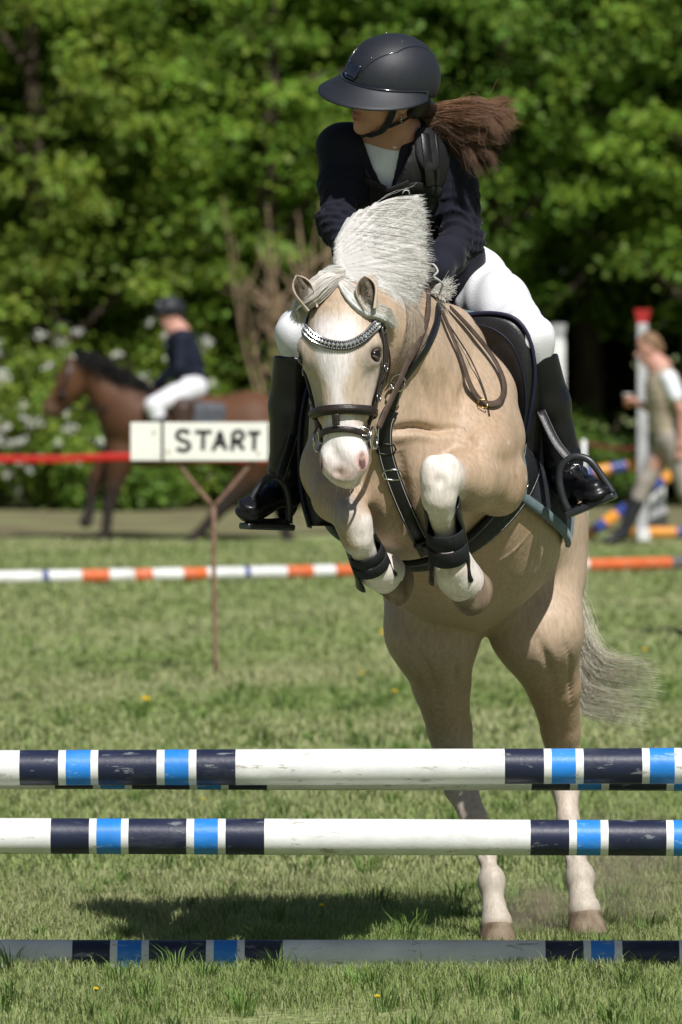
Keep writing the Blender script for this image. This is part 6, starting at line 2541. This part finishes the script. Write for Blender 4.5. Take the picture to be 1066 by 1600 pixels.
J = dict(head=a(267, 492), neck=a(279, 520), hip=a(300, 606), shL=a(284, 530, .17), shR=a(284, 530, -.17), elL=a(276, 572, .2), elR=a(280, 574, -.22),
         haL=a(244, 602, .06), haR=a(244, 602, -.06), knL=a(240, 632, .30), knR=a(240, 634, -.30), anL=a(262, 690, .32), anR=a(262, 692, -.32), toL=a(236, 704, .32), toR=a(236, 706, -.32))
figure('far rider in navy jacket and white breeches on the dark bay horse', J, dict(torso=.165, sleeve='long', top='jacket'),
       dict(skin=skin_m, top=mat('far_navy_jacket', (.012, .015, .030), .8, .2), shirt=shirt_m, legs=breech_m, boot=boot_m, badge=mat('silver_badge', (.4, .42, .45), .3, .5, metal=.5)), face=(-.9, -.45, -.05), helmet=helmet_m, hair=mat('dark_hair', (.03, .018, .012), .5, .4))

# ------------------------------------------------------------------ person walking on the right
YP = 35.9
a = lambda px, py, dy=0.: at(px - 9, py, YP + dy)
J = dict(head=a(1022, 545), neck=a(1040, 575), hip=a(1058, 688), shL=a(1040, 592, .16), shR=a(1054, 592, -.17), elL=a(1030, 642, .2), elR=a(1074, 640, -.22),
         haL=a(1002, 628, .1), haR=a(1072, 690, -.20), knL=a(1018, 752, .05), knR=a(1082, 766, -.08), anL=a(983, 826, .05), anR=a(1106, 818, -.08), toL=a(958, 838, .02), toR=a(1092, 842, -.10))
J['toL'][2] = .035
J['anL'][2] = .10
walker_hair = mat('light_brown_hair', (.20, .12, .065), .6, .3, .3, 60., .6, 200.)
figure('person in beige quilted vest and grey breeches walking left past the far jump', J, dict(torso=.172, sleeve='short', top='quilted_vest', quilt=.0035),
       dict(skin=skin_m, top=mat('beige_vest', (.38, .32, .235), .75, .25, .15, 12.), shirt=shirt_m, legs=mat('grey_beige_breeches', (.32, .285, .25), .8, .2, .1, 12.), boot=mat('dark_boot', (.02, .02, .024), .5, .4)),
       face=(-1., -.25, -.25), hair=walker_hair)
cupE = tag(empty('drink_cup'), 'small brown cup in the walking person\'s hand', 'cup')
c0, c1 = a(990, 636, .08), a(990, 618, .08)
tube_obj('cup', [c0, (c0 + c1) / 2, c1], [.030, .034, .038], mat('brown_cup', (.30, .13, .05), .6, .3), cupE, 3, 14)
tube_obj('lid', [c1, c1 + [0, 0, .014]], .040, PM['w'], cupE, 1, 14)
# ------------------------------------------------------------------ dust thrown up at the hind hooves
def dust(px, py, Y, r3, dens, label, seed):
    c = at(px, py, Y)
    c[2] = max(c[2], .03)
    bm = bmesh.new()
    bmesh.ops.create_icosphere(bm, subdivisions=3, radius=1.)
    me = bpy.data.meshes.new('dust')
    bm.to_mesh(me)
    bm.free()
    o = bpy.data.objects.new('dust', me)
    COL.objects.link(o)
    o.location = c
    o.scale = r3
    m = bpy.data.materials.new('dust_air')
    m.use_nodes = True
    nt = m.node_tree
    nt.nodes.remove(nt.nodes['Principled BSDF'])
    pv = nt.nodes.new('ShaderNodeVolumePrincipled')
    pv.inputs['Color'].default_value = (.62, .50, .38, 1)
    tc = nt.nodes.new('ShaderNodeTexCoord')
    ln = nt.nodes.new('ShaderNodeVectorMath')
    ln.operation = 'LENGTH'
    nt.links.new(tc.outputs['Object'], ln.inputs[0])
    mr = nt.nodes.new('ShaderNodeMapRange')
    mr.inputs[1].default_value, mr.inputs[2].default_value = .95, .1
    nt.links.new(ln.outputs['Value'], mr.inputs[0])
    nz = nt.nodes.new('ShaderNodeTexNoise')
    nz.inputs['Scale'].default_value = 2.2
    nz.inputs['Detail'].default_value = 4
    nt.links.new(tc.outputs['Object'], nz.inputs['Vector'])
    mr2 = nt.nodes.new('ShaderNodeMapRange')
    mr2.inputs[1].default_value, mr2.inputs[2].default_value, mr2.inputs[4].default_value = .38, .72, dens
    nt.links.new(nz.outputs[0], mr2.inputs[0])
    mu = nt.nodes.new('ShaderNodeMath')
    mu.operation = 'MULTIPLY'
    nt.links.new(mr.outputs[0], mu.inputs[0])
    nt.links.new(mr2.outputs[0], mu.inputs[1])
    nt.links.new(mu.outputs[0], pv.inputs['Density'])
    nt.links.new(pv.outputs[0], nt.nodes['Material Output'].inputs['Volume'])
    me.materials.append(m)
    tag(o, label, 'dust', kind='stuff')


dust(838, 1425, 1.15, (.17, .18, .14), 13., 'brown dust cloud between the pony\'s hind hooves', 1)
dust(985, 1345, 1.45, (.26, .25, .22), 9., 'brown dust cloud right of the pony\'s hind hooves', 2)
